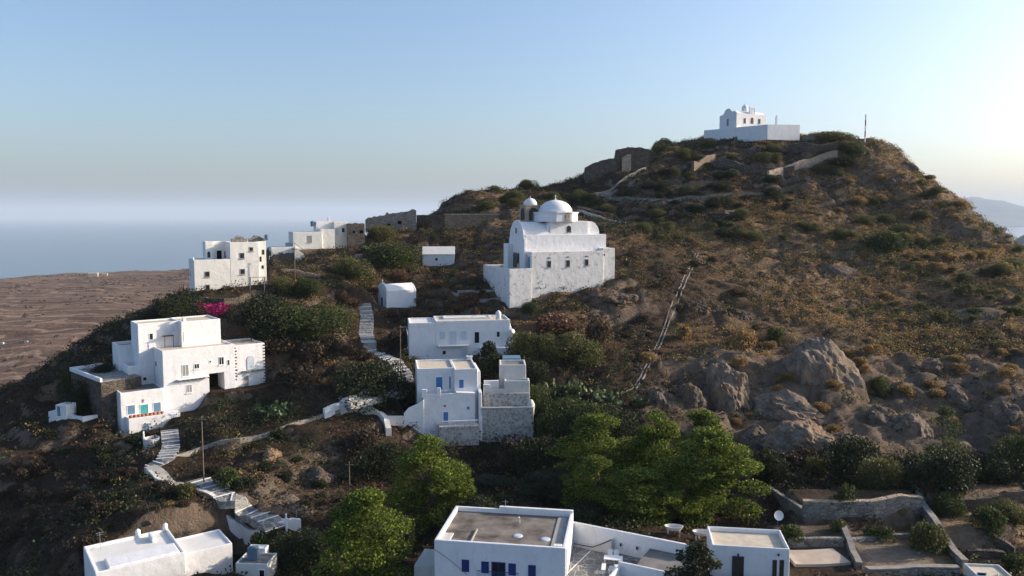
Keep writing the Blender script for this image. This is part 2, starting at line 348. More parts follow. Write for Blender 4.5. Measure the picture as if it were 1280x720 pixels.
# ---------------------------------------------------------------- object helpers
def setp(o, label=None, cat=None, group=None, kind=None):
    for k, v in (('label', label), ('category', cat), ('group', group), ('kind', kind)):
        if v: o[k] = v
    return o
def thing(name, label, cat, loc=(0,0,0), rz=0.0, group=None):
    o = bpy.data.objects.new(name, None); COL.objects.link(o); o.location = loc; o.rotation_euler = (0, 0, rz); o.empty_display_size = .5
    return setp(o, label, cat, group)
def link(name, me, mat=None, parent=None):
    if mat and not me.materials: me.materials.append(MATS[mat])
    o = bpy.data.objects.new(name, me); COL.objects.link(o); o.parent = parent
    return o
def copy_tree(o, parent=None):
    c = o.copy(); COL.objects.link(c)
    if parent: c.parent = parent
    for ch in list(o.children): copy_tree(ch, c)
    return c
class MB:
    def __init__(s): s.v = []; s.f = []
    def add(s, vs, fs):
        b = len(s.v); s.v += [tuple(v) for v in vs]; s.f += [tuple(b+i for i in f) for f in fs]; return s
    def box(s, x0, x1, y0, y1, z0, z1):
        return s.add([(x0,y0,z0),(x1,y0,z0),(x1,y1,z0),(x0,y1,z0),(x0,y0,z1),(x1,y0,z1),(x1,y1,z1),(x0,y1,z1)],
                     [(0,3,2,1),(4,5,6,7),(0,1,5,4),(1,2,6,5),(2,3,7,6),(3,0,4,7)])
    def prism(s, poly, y0, y1, axis='y'):
        """polygon (a,z) extruded along y (axis='y': a=x) or along x (axis='x': a=y) or z (a,b in plan)"""
        n = len(poly)
        m = {'y': lambda a, b, t: (a, t, b), 'x': lambda a, b, t: (t, a, b), 'z': lambda a, b, t: (a, b, t)}[axis]
        vs = [m(a, b, y0) for a, b in poly]+[m(a, b, y1) for a, b in poly]
        return s.add(vs, [tuple(range(n))[::-1], tuple(range(n, 2*n))]+[(i, (i+1) % n, n+(i+1) % n, n+i) for i in range(n)])
    def tube(s, pts, r, n=6, r1=None):
        pts = [Vector(p) for p in pts]; r1 = r if r1 is None else r1; b = len(s.v); k = len(pts)
        for i, p in enumerate(pts):
            d = (pts[min(i+1, k-1)]-pts[max(i-1, 0)]).normalized(); a = d.orthogonal().normalized() if abs(d.z) < .99 else Vector((1, 0, 0))
            if abs(d.z) < .99: a = Vector((-d.y, d.x, 0)).normalized()
            c = d.cross(a); rr = r+(r1-r)*i/max(k-1, 1)
            for j in range(n):
                q = p+(a*math.cos(2*math.pi*j/n)+c*math.sin(2*math.pi*j/n))*rr; s.v.append(tuple(q))
        for i in range(k-1):
            for j in range(n): s.f.append((b+i*n+j, b+i*n+(j+1) % n, b+(i+1)*n+(j+1) % n, b+(i+1)*n+j))
        s.f.append(tuple(b+j for j in range(n))[::-1]); s.f.append(tuple(b+(k-1)*n+j for j in range(n))); return s
    def lathe(s, prof, n=24, c=(0,0,0), cap=True):
        b = len(s.v); k = len(prof)
        for r, z in prof:
            for j in range(n): s.v.append((c[0]+r*math.cos(2*math.pi*j/n), c[1]+r*math.sin(2*math.pi*j/n), c[2]+z))
        for i in range(k-1):
            for j in range(n): s.f.append((b+i*n+j, b+i*n+(j+1) % n, b+(i+1)*n+(j+1) % n, b+(i+1)*n+j))
        if cap: s.f.append(tuple(b+j for j in range(n))[::-1]); s.f.append(tuple(b+(k-1)*n+j for j in range(n)))
        return s
    def build(s, name, mat, parent=None, smooth=False, bevel=0, fixn=True):
        me = bpy.data.meshes.new(name); me.from_pydata(s.v, [], s.f); me.update()
        if fixn:
            bm = bmesh.new(); bm.from_mesh(me); bmesh.ops.recalc_face_normals(bm, faces=bm.faces); bm.to_mesh(me); bm.free()
        if smooth: me.polygons.foreach_set('use_smooth', [True]*len(me.polygons))
        o = link(name, me, mat, parent)
        if bevel:
            m = o.modifiers.new('soft_edges', 'BEVEL'); m.width = bevel; m.segments = 2; m.limit_method = 'ANGLE'; m.angle_limit = R(40)
        return o
def npmesh(name, V, Fq, mat, smooth=False):
    """fast mesh from arrays; Fq is (n,k) indices"""
    me = bpy.data.meshes.new(name); n, k = Fq.shape
    me.vertices.add(len(V)); me.vertices.foreach_set('co', V.astype(np.float32).ravel())
    me.loops.add(n*k); me.loops.foreach_set('vertex_index', Fq.astype(np.int32).ravel())
    me.polygons.add(n); me.polygons.foreach_set('loop_start', np.arange(0, n*k, k, dtype=np.int32))
    me.polygons.foreach_set('use_smooth', np.full(n, smooth)); me.update(calc_edges=True); me.materials.append(MATS[mat]); return me
def leaves(C, size, flat=0.0, up=0.0, aspect=1.0):
    """one small quad at every centre, turned at random"""
    n = len(C); a = RNG.normal(size=(n, 3)); a[:, 2] *= (1-flat); a /= np.linalg.norm(a, axis=1)[:, None]
    b = RNG.normal(size=(n, 3)); b[:, 2] += up; b -= (b*a).sum(1)[:, None]*a; b /= np.linalg.norm(b, axis=1)[:, None]
    s = (size*RNG.uniform(.55, 1.35, n))[:, None]; a = a*s; b = b*s*aspect
    V = np.stack([C-a*.5-b*.5, C+a*.5-b*.35, C+a*.35+b*.5, C-a*.4+b*.45], 1).reshape(-1, 3)
    return V, np.arange(4*n).reshape(n, 4)
def lobes_points(lobes, per_area):
    out = []
    for (x, y, z, rx, ry, rz) in lobes:
        n = max(6, int(per_area*(rx*ry+ry*rz+rx*rz)*4.2)); d = RNG.normal(size=(n, 3)); d /= np.linalg.norm(d, axis=1)[:, None]
        rr = RNG.uniform(.72, 1.06, n)[:, None]; out.append(np.array([x, y, z])+d*rr*np.array([rx, ry, rz]))
    return np.concatenate(out)
def bush_mesh(name, w, h, mat, dens=14, leaf=.2, nl=9, seed=0, low=.15, ragged=.3):
    rng = np.random.default_rng(seed); L = []
    for i in range(nl):
        a = rng.uniform(0, 6.28); r = w/2*math.sqrt(rng.uniform(0, 1))*.72; zz = h*(low+rng.uniform(.05, .62)*(1-(r/(w/2))**2*.7)); q = rng.uniform(.2, .36)
        L.append((r*math.cos(a), r*math.sin(a), zz, w*q, w*q, h*q*rng.uniform(.8, 1.2)))
    C = lobes_points(L, dens); C = C[C[:, 2] > -.2]
    C += RNG.normal(size=C.shape)*leaf*ragged
    V, Q = leaves(C, leaf); return npmesh(name, V, Q, mat)
# ---------------------------------------------------------------- building pieces in a building's frame
def block(root, name, u0, u1, v0, v1, w0, w1, mat='whitewash', roof='roof_white', par=.35, t=.28, bevel=.07, label=None):
    m = MB(); o = [(u0, v0), (u1, v0), (u1, v1), (u0, v1)]; i = [(u0+t, v0+t), (u1-t, v0+t), (u1-t, v1-t), (u0+t, v1-t)]
    vs = [(a, b, w0) for a, b in o]+[(a, b, w1) for a, b in o]+[(a, b, w1) for a, b in i]+[(a, b, w1-par-.15) for a, b in i]; fs = []
    for k in range(4):
        j = (k+1) % 4; fs += [(k, j, 4+j, 4+k), (4+k, 4+j, 8+j, 8+k), (8+k, 8+j, 12+j, 12+k)]
    fs += [(3, 2, 1, 0), (12, 13, 14, 15)]
    m.add(vs, fs); wall = m.build(name, mat, root, bevel=bevel)
    if label: wall['label'] = label
    r = MB().box(u0+t+.004, u1-t-.004, v0+t+.004, v1-t-.004, w1-par-.14, w1-par).build('roof', roof, root)
    return wall
def window(root, u0, u1, w0, w1, v=0.0, pane='dark_glass', frame='white_paint', name='window', ft=.07, bars=True, side=None, arch=False, child='pane', proud=.05):
    """frame proud of the wall plane v, pane inside it; side='l' puts it on the plane u=v facing -u"""
    if u1 < u0: u0, u1 = u1, u0
    if w1 < w0: w0, w1 = w1, w0
    if child == 'panel' or 'paint' in pane: bars = False
    m = MB(); g = MB()
    def B(mb, a, b, c, d, p, q):
        if side == 'l': mb.box(v-q, v-p, a, b, c, d)
        else: mb.box(a, b, v-q, v-p, c, d)
    if arch:
        r = (u1-u0)/2; cx = (u0+u1)/2; zc = w1-r
        arc = lambda rr: [(cx+rr*math.cos(math.pi*k/10), zc+rr*math.sin(math.pi*k/10)) for k in range(11)]
        outer = [(u0-ft, w0)]+[(u1+ft, w0)][0:1]+arc(r+ft); inner = [(u0, w0), (u1, w0)]+arc(r)
        if side == 'l': m.prism(outer, v-proud, v+.02, 'x'); g.prism(inner, v-proud-.02, v+.03, 'x')
        else: m.prism(outer, v-proud, v+.02); g.prism(inner, v-proud-.02, v+.03)
    else:
        B(m, u0-ft, u0, w0-ft, w1+ft, -.02, proud); B(m, u1, u1+ft, w0-ft, w1+ft, -.02, proud); B(m, u0, u1, w1, w1+ft, -.02, proud); B(m, u0, u1, w0-ft, w0, -.02, proud)
        if bars and (u1-u0) > .5: B(m, (u0+u1)/2-.03, (u0+u1)/2+.03, w0, w1, -.02, proud-.005)
        B(g, u0+.002, u1-.002, w0+.002, w1-.002, -.03, .02)
    if name == 'window' and u1-u0 > .55: B(m, u0-ft-.08, u1+ft+.08, w0-ft-.09, w0-ft-.003, -.02, proud+.1)
    f = m.build(name, frame, root); g.build(child, pane, f); return f
def dome(m, r, z, c=(0,0), n=28, k=8, squash=1.0):
    m.lathe([(r*math.cos(math.pi/2*i/k)+1e-3, z+squash*r*math.sin(math.pi/2*i/k)) for i in range(k+1)], n, (c[0], c[1], 0)); return m
def cross(m, x, y, z, h=.9, t=.07):
    m.box(x-t/2, x+t/2, y-t/2, y+t/2, z, z+h); m.box(x-h*.28, x+h*.28, y-t/2-.004, y+t/2+.004, z+h*.58, z+h*.58+t); return m
def wallstrip(name, label, cat, pix, h, th, mat, cap=None, group=None, zoff=0, down=1.0, rag=0, step=.8, pts=None, parent=None):
    """a wall that follows the ground along a line of pixels"""
    W = pts or [G(*p) for p in pix]; W = [w for w in W if w is not None]; L = []
    for a, b in zip(W[:-1], W[1:]):
        n = max(1, int((b-a).length/step)); L += [a.lerp(b, k/n) for k in range(n)]
    L.append(W[-1]); m = MB(); n = len(L); vs = []
    base = [Gz(p.x, p.y)+zoff for p in L]
    sm = [sum(base[max(0, i-2):i+3])/len(base[max(0, i-2):i+3]) for i in range(n)]
    org = L[0].copy(); org.z = sm[0]; rr = random.Random(len(name)+n)
    for i, p in enumerate(L):
        d = (L[min(i+1, n-1)]-L[max(i-1, 0)]); s = Vector((-d.y, d.x, 0)).normalized()*(th/2); hh = h+rr.uniform(-rag, rag); j = rr.uniform(-rag, rag)*.3
        for (sg, z) in ((-1, sm[i]-down), (1, sm[i]-down), (1, sm[i]+hh), (-1, sm[i]+hh)):
            q = p+s*sg*(1+j); vs.append((q.x-org.x, q.y-org.y, z-org.z))
    fs = []
    for i in range(n-1):
        a, b = 4*i, 4*(i+1); fs += [(a, a+1, b+1, b), (a+1, a+2, b+2, b+1), (a+2, a+3, b+3, b+2), (a+3, a, b, b+3)]
    fs += [(0, 3, 2, 1), (4*n-4, 4*n-3, 4*n-2, 4*n-1)]
    for a, b in zip(W[:-1], W[1:]): AMP[:] = np.minimum(AMP, 1-.7*seg_mask(a, b, th/2+.1, .4)[0])
    o = m.add(vs, fs).build(name, mat, parent); o.location = org
    if label: setp(o, label, cat, group)
    if cap:
        c = MB(); vs = []
        for i, p in enumerate(L):
            d = (L[min(i+1, n-1)]-L[max(i-1, 0)]); s = Vector((-d.y, d.x, 0)).normalized()*(th/2+.06)
            for (sg, z) in ((-1, sm[i]+h+.01), (1, sm[i]+h+.01), (1, sm[i]+h+.13), (-1, sm[i]+h+.13)):
                q = p+s*sg; vs.append((q.x-org.x, q.y-org.y, z-org.z))
        c.add(vs, fs).build('coping', cap, o)
    return o
# ---------------------------------------------------------------- the ground, sea, far land, sky, sun, haze
def build_terrain():
    ny, nx = H.shape
    V = np.stack([GX, GY, H], -1).reshape(-1, 3)
    i = np.arange((ny-1)*(nx-1)); r = i//(nx-1); c = i % (nx-1); a = r*nx+c
    me = npmesh('hill', V, np.stack([a, a+1, a+nx+1, a+nx], 1), 'hill_ground', True)
    gxx, gyy = np.gradient(BASE, ST)[::-1]; sl = np.hypot(gxx, gyy)
    rock = np.clip((sl-.50)/.4, 0, 1)*.8; rock = np.maximum(rock, CLIFF*np.clip(.75+.5*fbm(GX/5, GY/5, oct=3, seed=88), 0, 1))
    sh = np.hypot(*np.gradient(H, ST)); rock = np.maximum(rock, np.clip((sh-.75)/.6, 0, .8))
    dry = np.zeros_like(H); pale = np.zeros_like(H)
    def zone(A, px, py, rad, val):
        q = G(px, py)
        if q is None: return
        m = np.clip(1.3-np.hypot(GX-q.x, (GY-q.y)*.8)/rad, 0, 1)*val; np.maximum(A, m, out=A)
    for z in [(960,318,20,1),(1020,330,16,.9),(900,330,14,.6),(1200,340,22,.8),(1240,360,20,.8),(1150,260,22,.7),(1100,210,16,.8),(960,300,16,.8),(1060,300,14,.5),
              (420,330,10,.8),(380,325,8,.9),(560,350,12,.7),(640,350,8,.5),(700,390,12,.5),(760,290,12,.4),(930,430,14,.7),(1000,400,18,.5),(1100,380,18,.5),(1230,300,20,.9),
              (1000,345,22,.9),(1180,240,16,.9),(1120,350,20,.7),(1180,300,18,.8),(1040,380,16,.6),(620,262,16,.8),(820,185,16,.7),(1200,620,9,1),(1240,620,10,1),(1230,660,8,.9),(1180,680,5,1),(1260,690,6,.9),(1080,300,18,.7),(470,365,5,.5)]: zone(dry, *z)  # dry grass; on the right slope it also carries painted sunlit gold
    for z in [(1095,692,4.2,.85),(1135,700,3.6,.85),(1200,620,5,.3),(1240,615,5,.3),(1225,672,4,.3),(1040,645,4,.2),(1000,662,3,.5),(1080,632,3,.25)]: zone(pale, *z)
    for z in [(930,490,12,.75),(1050,470,14,.9),(1000,520,12,.7),(1180,510,14,.8),(870,500,8,.7),(830,510,7,.6),(1260,500,12,.6),(1130,560,9,.7),(330,620,6,.6),(400,590,7,.6),(760,370,9,.6)]:
        zone(rock, *z)
    at = me.color_attributes.new('cover', 'FLOAT_COLOR', 'POINT'); col = np.stack([rock, dry, pale, np.ones_like(H)], -1).reshape(-1)
    at.data.foreach_set('color', col.astype(np.float32)); o = link('hill', me); setp(o, kind='structure')
build_terrain()
def grid_sheet(name, x0, x1, y0, y1, nx, ny, fz, mat):
    xs = np.linspace(x0, x1, nx); ys = np.linspace(y0, y1, ny); A, B = np.meshgrid(xs, ys); Z = fz(A, B)
    i = np.arange((ny-1)*(nx-1)); r = i//(nx-1); c = i % (nx-1); a = r*nx+c
    o = link(name, npmesh(name, np.stack([A, B, Z], -1).reshape(-1, 3), np.stack([a, a+1, a+nx+1, a+nx], 1), mat, True)); setp(o, kind='structure'); return o
def plateau(x, y):
    z = 96-7*fbm(x/260, y/260, oct=5, seed=60)*1.0-.010*(y-450)+np.clip((x+960)/350, -.4, 1.3)*15*np.clip((y-600)/800, 0, 1)
    step = 2.6; q = z/step; z = (np.floor(q)+np.clip((q-np.floor(q)-.7)/.3, 0, 1))*step*.5+z*.5
    edge = 1480+90*fbm(x/300, x*0, oct=3, seed=5)
    fall = np.clip((y-edge)/420, 0, 1); z = z*(1-smooth(fall))-3*fall
    side = np.clip((x-150)/500, 0, 1); z = z*(1-side)-3*side
    return z
grid_sheet('far_plateau', -2600, 900, 180, 2100, 500, 330, plateau, 'far_field')
me = bpy.data.meshes.new('sea'); m = MB(); m.lathe([(60000, 0), (12000, 0), (2500, 0), (60, 0)], 96, cap=False); m.f = [f[::-1] for f in m.f]
o = m.build('sea', 'sea_water', fixn=False); setp(o, kind='structure')
def mountains(x, y):
    u = (x-3500)/8000
    e = np.exp(-((y-17500)/1800)**2)
    prof = 310*np.exp(-((x-10300)/900)**2)+230*np.exp(-((x-12600)/1700)**2)+150*np.exp(-((x-9100)/800)**2)+300*np.exp(-((x-15500)/1500)**2)
    return (prof*1.55*(1+.22*fbm(x/900, y/900, oct=4, seed=8)))*e-12
grid_sheet('distant_mountains', 6500, 19000, 14500, 20500, 160, 70, mountains, 'far_mountain')
def headland(x, y):
    r = np.clip(1-((x-2050)/430)**2-((y-2600)/500)**2, 0, 1)
    return 215*r**.8*(1+.12*fbm(x/160, y/160, oct=4, seed=3))-6
grid_sheet('headland', 1560, 2550, 2050, 3150, 90, 90, headland, 'far_mountain')
# haze
hz = MB().box(-61500, 61500, -61500, 61500, -1, 760).build('haze', None); setp(hz, kind='stuff')
hm = bpy.data.materials.new('haze_air'); hm.use_nodes = True; hm.node_tree.nodes.clear(); MATS['haze_air'] = hm
ho = hm.node_tree.nodes.new('ShaderNodeOutputMaterial'); hv = hm.node_tree.nodes.new('ShaderNodeVolumePrincipled')
HAZE = 5.2e-5
hv.inputs['Color'].default_value = (.62, .73, .86, 1); hv.inputs['Density'].default_value = HAZE; hv.inputs['Anisotropy'].default_value = .05
hm.node_tree.links.new(hv.outputs[0], ho.inputs['Volume']); hz.data.materials.append(hm)
# sun and sky
SUN_EL = 19.0; SUN_DIR = Vector((.975, .22, 0)).normalized()
w = bpy.data.worlds.new('World'); SC.world = w; w.use_nodes = True; nt = w.node_tree; nt.nodes.clear()
sk = nt.nodes.new('ShaderNodeTexSky'); sk.sky_type = 'NISHITA'; sk.sun_disc = False; sk.sun_elevation = R(SUN_EL); sk.sun_rotation = math.atan2(SUN_DIR.x, SUN_DIR.y)
sk.altitude = 200; sk.air_density = 1.0; sk.dust_density = 3.4; sk.ozone_density = 3.2
bg = nt.nodes.new('ShaderNodeBackground'); bg.inputs[1].default_value = .145; wo = nt.nodes.new('ShaderNodeOutputWorld')
nt.links.new(sk.outputs[0], bg.inputs[0]); nt.links.new(bg.outputs[0], wo.inputs[0])
sl = bpy.data.lights.new('sun', 'SUN'); sl.energy = 4.3; sl.angle = R(.53); sl.color = (1, .84, .66); so = bpy.data.objects.new('sun', sl); COL.objects.link(so)
sd = Vector((SUN_DIR.x*math.cos(R(SUN_EL)), SUN_DIR.y*math.cos(R(SUN_EL)), math.sin(R(SUN_EL)))); so.rotation_euler = sd.to_track_quat('Z', 'Y').to_euler(); so.location = sd*300+Vector((0, 150, 180))
cd = bpy.data.cameras.new('camera'); co = bpy.data.objects.new('camera', cd); COL.objects.link(co); co.location = (0, 0, CAMZ); co.rotation_euler = (R(90)-PITCH, 0, 0)
cd.sensor_width = 36; cd.lens = 36*F/1280; cd.clip_start = .5; cd.clip_end = 150000; SC.camera = co
SC.view_settings.view_transform = 'Standard'; SC.view_settings.look = 'None'; SC.view_settings.exposure = .72; SC.view_settings.gamma = 1; SC.view_settings.use_curve_mapping = False
SC.cycles.max_bounces = 6; SC.cycles.diffuse_bounces = 3; SC.cycles.glossy_bounces = 2; SC.cycles.transmission_bounces = 2; SC.cycles.volume_bounces = 3; SC.cycles.transparent_max_bounces = 4
SC.cycles.use_denoising = True; SC.cycles.sample_clamp_indirect = 5
# ---------------------------------------------------------------- BUILDINGS
def crop(ox, oy, s): return lambda x, y: (ox+x/s, oy+y/s)
def root(fr, name, label, cat='house', group=None): return thing(name, label, cat, fr.O, fr.a, group)
class Bld:
    def __init__(s, fr, name, label, cat='house', cr=None): s.fr = fr; s.r = root(fr, name, label, cat); s.c = cr or (lambda x, y: (x, y))
    def f(s, x, y, v=0.0): return s.fr.front(*s.c(x, y), v)
    def win(s, x0, y0, x1, y1, v=0.0, **k):
        u0, w0 = s.f((x0+x1)/2-abs(x1-x0)/2, (y0+y1)/2, v); u1, _ = s.f((x0+x1)/2+abs(x1-x0)/2, (y0+y1)/2, v)
        _, wt = s.f((x0+x1)/2, y0, v); _, wb = s.f((x0+x1)/2, y1, v); return window(s.r, u0, u1, wb, wt, v, **k)
    def winl(s, x0, y0, x1, y1, u, **k):
        v0, _ = s.fr.side(*s.c(x1, (y0+y1)/2), u); v1, _ = s.fr.side(*s.c(x0, (y0+y1)/2), u)
        _, wt = s.fr.side(*s.c((x0+x1)/2, y0), u); _, wb = s.fr.side(*s.c((x0+x1)/2, y1), u); return window(s.r, v0, v1, wb, wt, u, side='l', **k)
    def block(s, name, *a, **k): return block(s.r, name, *a, **k)
    def part(s, m, name, mat, **k): return m.build(name, mat, s.r, **k)
def chimney(b, u, v, w, h=1.0, s=.5, round_=False, mat='whitewash'):
    m = MB()
    if round_: m.lathe([(s*.5, -.2), (s*.55, h*.75), (s*.32, h), (.02, h*1.12)], 12, (u, v, w)); return m.build('chimney', mat, b.r, smooth=True)
    m.box(u-s/2, u+s/2, v-s/2, v+s/2, w-.1, w+h); o = m.build('chimney', mat, b.r, bevel=.05)
    MB().box(u-s*.66, u+s*.66, v-s*.66, v+s*.66, w+h+.12, w+h+.22).build('cap', mat, o); return o

# ===== A: the big stepped house on the left
b = Bld(FA, 'stepped_house', 'big stepped whitewashed house with teal door, stone quoins and dark archway on the left slope', cr=crop(40,380,4))
uR, _ = b.f(1012,212); wB = b.f(650,535)[1]
uT0, wT0 = b.f(885,350); uT1, _ = b.f(960,345)
# tall main block split round the archway
D = 8.5
b.block('wall', 0, uR, 0, D, wT0, 0, roof='roof_beige', par=.22, t=.3)
b.part(MB().box(.004, uT0, .004, D-.01, wB-2.5, wT0+.05), 'lower_wall', 'whitewash', bevel=.05)
b.part(MB().box(uT1, uR-.004, .004, D-.01, wB-2.5, wT0+.05), 'lower_wall', 'whitewash', bevel=.05)
b.part(MB().box(uT0-.1, uT1+.1, 3.2, 3.5, wB-2.5, wT0), 'passage_shade', 'void')  # black sheet stands in for the passage's deep shade
# right wing with quoins
uW, _ = b.f(1163,210,.25); wW = b.f(1100,200,.25)[1]
b.block('wing_wall', uR+.01, uW, .25, 7.2, wB-2, wW, roof='roof_beige', par=.2, t=.3)
for k in range(11):
    for uu in (uR+.02, uW-.28):
        q = MB().box(uu, uu+.26+.16*(k % 2)*(1 if uu < uW-1 else .05), .19, .5, wW-.5-k*.52, wW-.28-k*.52); b.part(q, 'quoin', 'stone_dark')
b.win(1075,262,1108,328, .25, pane='pale_blue_paint', frame='grey_wood', arch=True)
b.win(1060,358,1083,425, .25, pane='grey_wood', frame='whitewash', name='door', child='panel', bars=False)
ub0, wb0 = b.f(1050,338,.25); ub1, _ = b.f(1160,338,.25)
b.part(MB().box(ub0, ub1, -.25, .24, wb0-.1, wb0+.08), 'ledge', 'stone_grey')
# windows of the main wall
b.win(752,305,782,360, pane='grey_wood'); b.win(813,300,835,322, pane='dark_glass'); b.win(775,405,798,442, pane='grey_wood'); b.win(936,266,958,302, pane='dark_glass')
b.win(979,280,987,305, bars=False); b.win(888,284,895,292, bars=False)
ul0, wl0 = b.f(725,380); ul1, _ = b.f(883,370)
b.part(MB().box(ul0, ul1, -.55, -.003, wl0-.02, wl0+.06), 'ledge', 'whitewash')
for k in range(8): b.part(MB().box(ul0+.1+k*(ul1-ul0-.3)/7, ul0+.22+k*(ul1-ul0-.3)/7, -.75, -.004, wl0-.16, wl0-.024), 'beam_end', 'dark_wood')
# upper storey at the back: recessed left part, projecting right part
vU = 3.4; u0, w1 = b.f(528,112,vU+1.5); u1, _ = b.f(745,112,vU); u2, w2 = b.f(942,100,vU)
w1 = b.f(640,95,vU+1.5)[1]+.1; wm = -.35
b.block('upper_wall', u0, u1+.2, vU+1.6, vU+6.2, wm-3, w1, roof='roof_beige', par=.2)
b.block('upper_wall', u1, u2, vU, vU+6.6, wm, w1+.02, roof='roof_beige', par=.2)
b.win(588,148,604,178, vU+1.6, bars=False); uc, wc = b.f(655,178,vU+1.0); uc1, _ = b.f(708,178,vU+1.0)
b.part(MB().box(uc, uc1, vU+.4, vU+1.55, wc+.5, wc+.58).box(uc+.1, uc+.18, vU+.5, vU+.58, wm, wc+.5).box(uc1-.18, uc1-.1, vU+.5, vU+.58, wm, wc+.5), 'awning', 'dark_wood')
b.win(750,140,760,190, vU, pane='whitewash_worn', bars=False)
# lower left block with the teal door
vL = -.35; uL, wL = b.f(440,447,vL); wLb = b.f(450,655,vL)[1]
b.block('lower_wall', uL, -.01, vL, vL+5.5, wLb-2, wL, roof='roof_grey', par=.15, t=.3)
b.win(478,507,514,551, vL, pane='steel_blue_paint', name='shuttered_window'); b.win(608,493,643,538, vL, pane='steel_blue_paint', name='shuttered_window')
d = b.win(542,503,581,566, vL, pane='teal_paint', name='door', child='panel'); um, wm2 = b.f(558,492,vL)
b.part(cross(MB(), um, vL-.08, wm2, .55, .07), 'wall_cross', 'terracotta')
for (x0, y0, x1, y1) in ((397,482,403,520),(412,498,420,540),(371,485,378,510),(420,585,428,615),(362,428,367,446)): b.winl(x0,y0,x1,y1,uL, pane='blue_paint', bars=False, ft=.05)
# middle block set back behind it, and the one left of that
vM = vL+5.3; uM, wM = b.f(480,312,vM); 
b.block('middle_wall', uM, -.02, vM, vM+4.5, wLb, wM, roof='roof_white', par=.5, t=.25)
b.win(556,367,572,382, vM, bars=False)
vN = vM+4.3; uN, wN = b.f(430,208,vN); uN1, _ = b.f(578,208,vN)
b.block('back_wall', uN, uN1, vN, vN+4.5, wLb, wN, roof='roof_grey', par=.5, t=.25)
for (x0, y0, x1, y1) in ((606,285,611,305),(618,288,624,312)): b.winl(x0,y0,x1,y1,-.0, pane='void', bars=False, ft=.04)
# low left annexe with flat roof
ux, wx = b.f(382,395,vL+5.8); b.block('annexe_wall', ux-.6, uM-.02, vL+4.4, vL+10, wLb-2, wx, roof='roof_beige', par=.12, t=.25)
# front terrace with parapet, door underneath
vT = vL-1.9; ut0, wt0 = b.f(482,575,vT); ut1, wt1 = b.f(742,540,vT); wtb = b.f(500,655,vT)[1]
b.part(MB().prism([(ut0, wtb-2.5), (ut1, wtb-2.0), (ut1, wt1), (ut0, wt0)], vT, vL-.02), 'terrace_wall', 'whitewash', bevel=.06)
b.win(555,598,584,650, vT, pane='steel_blue_paint', name='door', child='panel'); b.win(700,552,722,574, vT, pane='pale_blue_paint', bars=False)
for k in range(9):
    uu = ut0+.4+k*.55; b.part(MB().lathe([(.16,0),(.2,.12),(.28,.3),(.24,.42)], 8, (uu, vT+.35, wt0+(wt1-wt0)*(uu-ut0)/(ut1-ut0)-.02)), 'flower_pot', 'terracotta')
chimney(b, u1+.6, vU+.35, w1, .5, .5)

# ===== B: tall house on the left ridge
b = Bld(FB, 'tall_house', 'tall cream-lit house with four small dark windows at the left end of the ridge', cr=crop(230,270,6.54))
u1, _ = b.f(377,360); u2, w2 = b.f(612,212); wb = b.f(78,650)[1]
b.block('wall', 0, u1, 0, 6.5, wb-2.5, 0, 'whitewash_sunlit', 'roof_white', .2)
b.block('tower_wall', u1-.01, u2, -.02, 6.6, wb-2.5, w2, 'whitewash_sunlit', 'roof_white', .3)
u3, w3 = b.f(668,206,1.2); b.block('end_wall', u2-.01, u3, 1.2, 6.5, wb-2, w3, 'whitewash_sunlit', 'roof_white', .3)
ua, wa = b.f(172,210,3.2); b.block('back_wall', ua, ua+1.5, 3.2, 6.4, -.3, wa, 'whitewash_sunlit', 'roof_white', .2)
b.block('back_wall', ua+1.49, u1+.1, 4.6, 6.42, -.3, wa-.02, 'whitewash_sunlit', 'roof_white', .2)
b.win(268,282,308,352, 4.6, pane='void', bars=False, name='doorway', child='shade_panel', ft=.04); b.win(190,290,215,340, 3.2, pane='dark_glass', arch=True); b.win(328,288,343,348, 4.6, pane='blue_paint', bars=False)
for q in ((458,305,490,345),(536,258,562,284),(462,436,495,474),(173,457,207,496),(178,565,208,608)): b.win(*q, -.02 if q[0] > 370 else 0, pane='dark_glass', frame='grey_wood', bars=False, ft=.1)
for q in ((638,277,655,314),(617,333,633,372),(635,405,651,430)): b.win(*q, 1.2, pane='dark_glass', frame='grey_wood', bars=False, ft=.06)
b.winl(48,455,58,495, 0, pane='dark_glass', bars=False)
for (x0, x1, yt) in ((385,510,180),(528,655,176)):
    q0, wq = b.f(x0, yt, 4); q1, _ = b.f(x1, yt, 4); m = MB(); rr = random.Random(x0)
    m.box(q0, q1, 3.6, 4.4, w2-.2, wq-.15)
    o = b.part(m, 'old_stone_parapet', 'stone_grey'); m2 = MB().prism([(q0+.6,wq-.15),(q1-.5,wq-.15),(q1-.8,wq+.25),(q0+1.0,wq+.45)], 3.7, 4.3); m2.build('rubble', 'stone_grey', o)
uq, wq = b.f(675,165,3); b.part(MB().lathe([(.3,-.8),(.42,-.5),(.42,.2),(.2,.32)], 12, (uq, 3, wq)), 'water_barrel', 'tank_blue')
uq, wq = b.f(75,350,.3); b.part(MB().lathe([(.14,-.4),(.17,.1),(.05,.25)], 8, (uq, .3, wq)), 'chimney', 'whitewash')

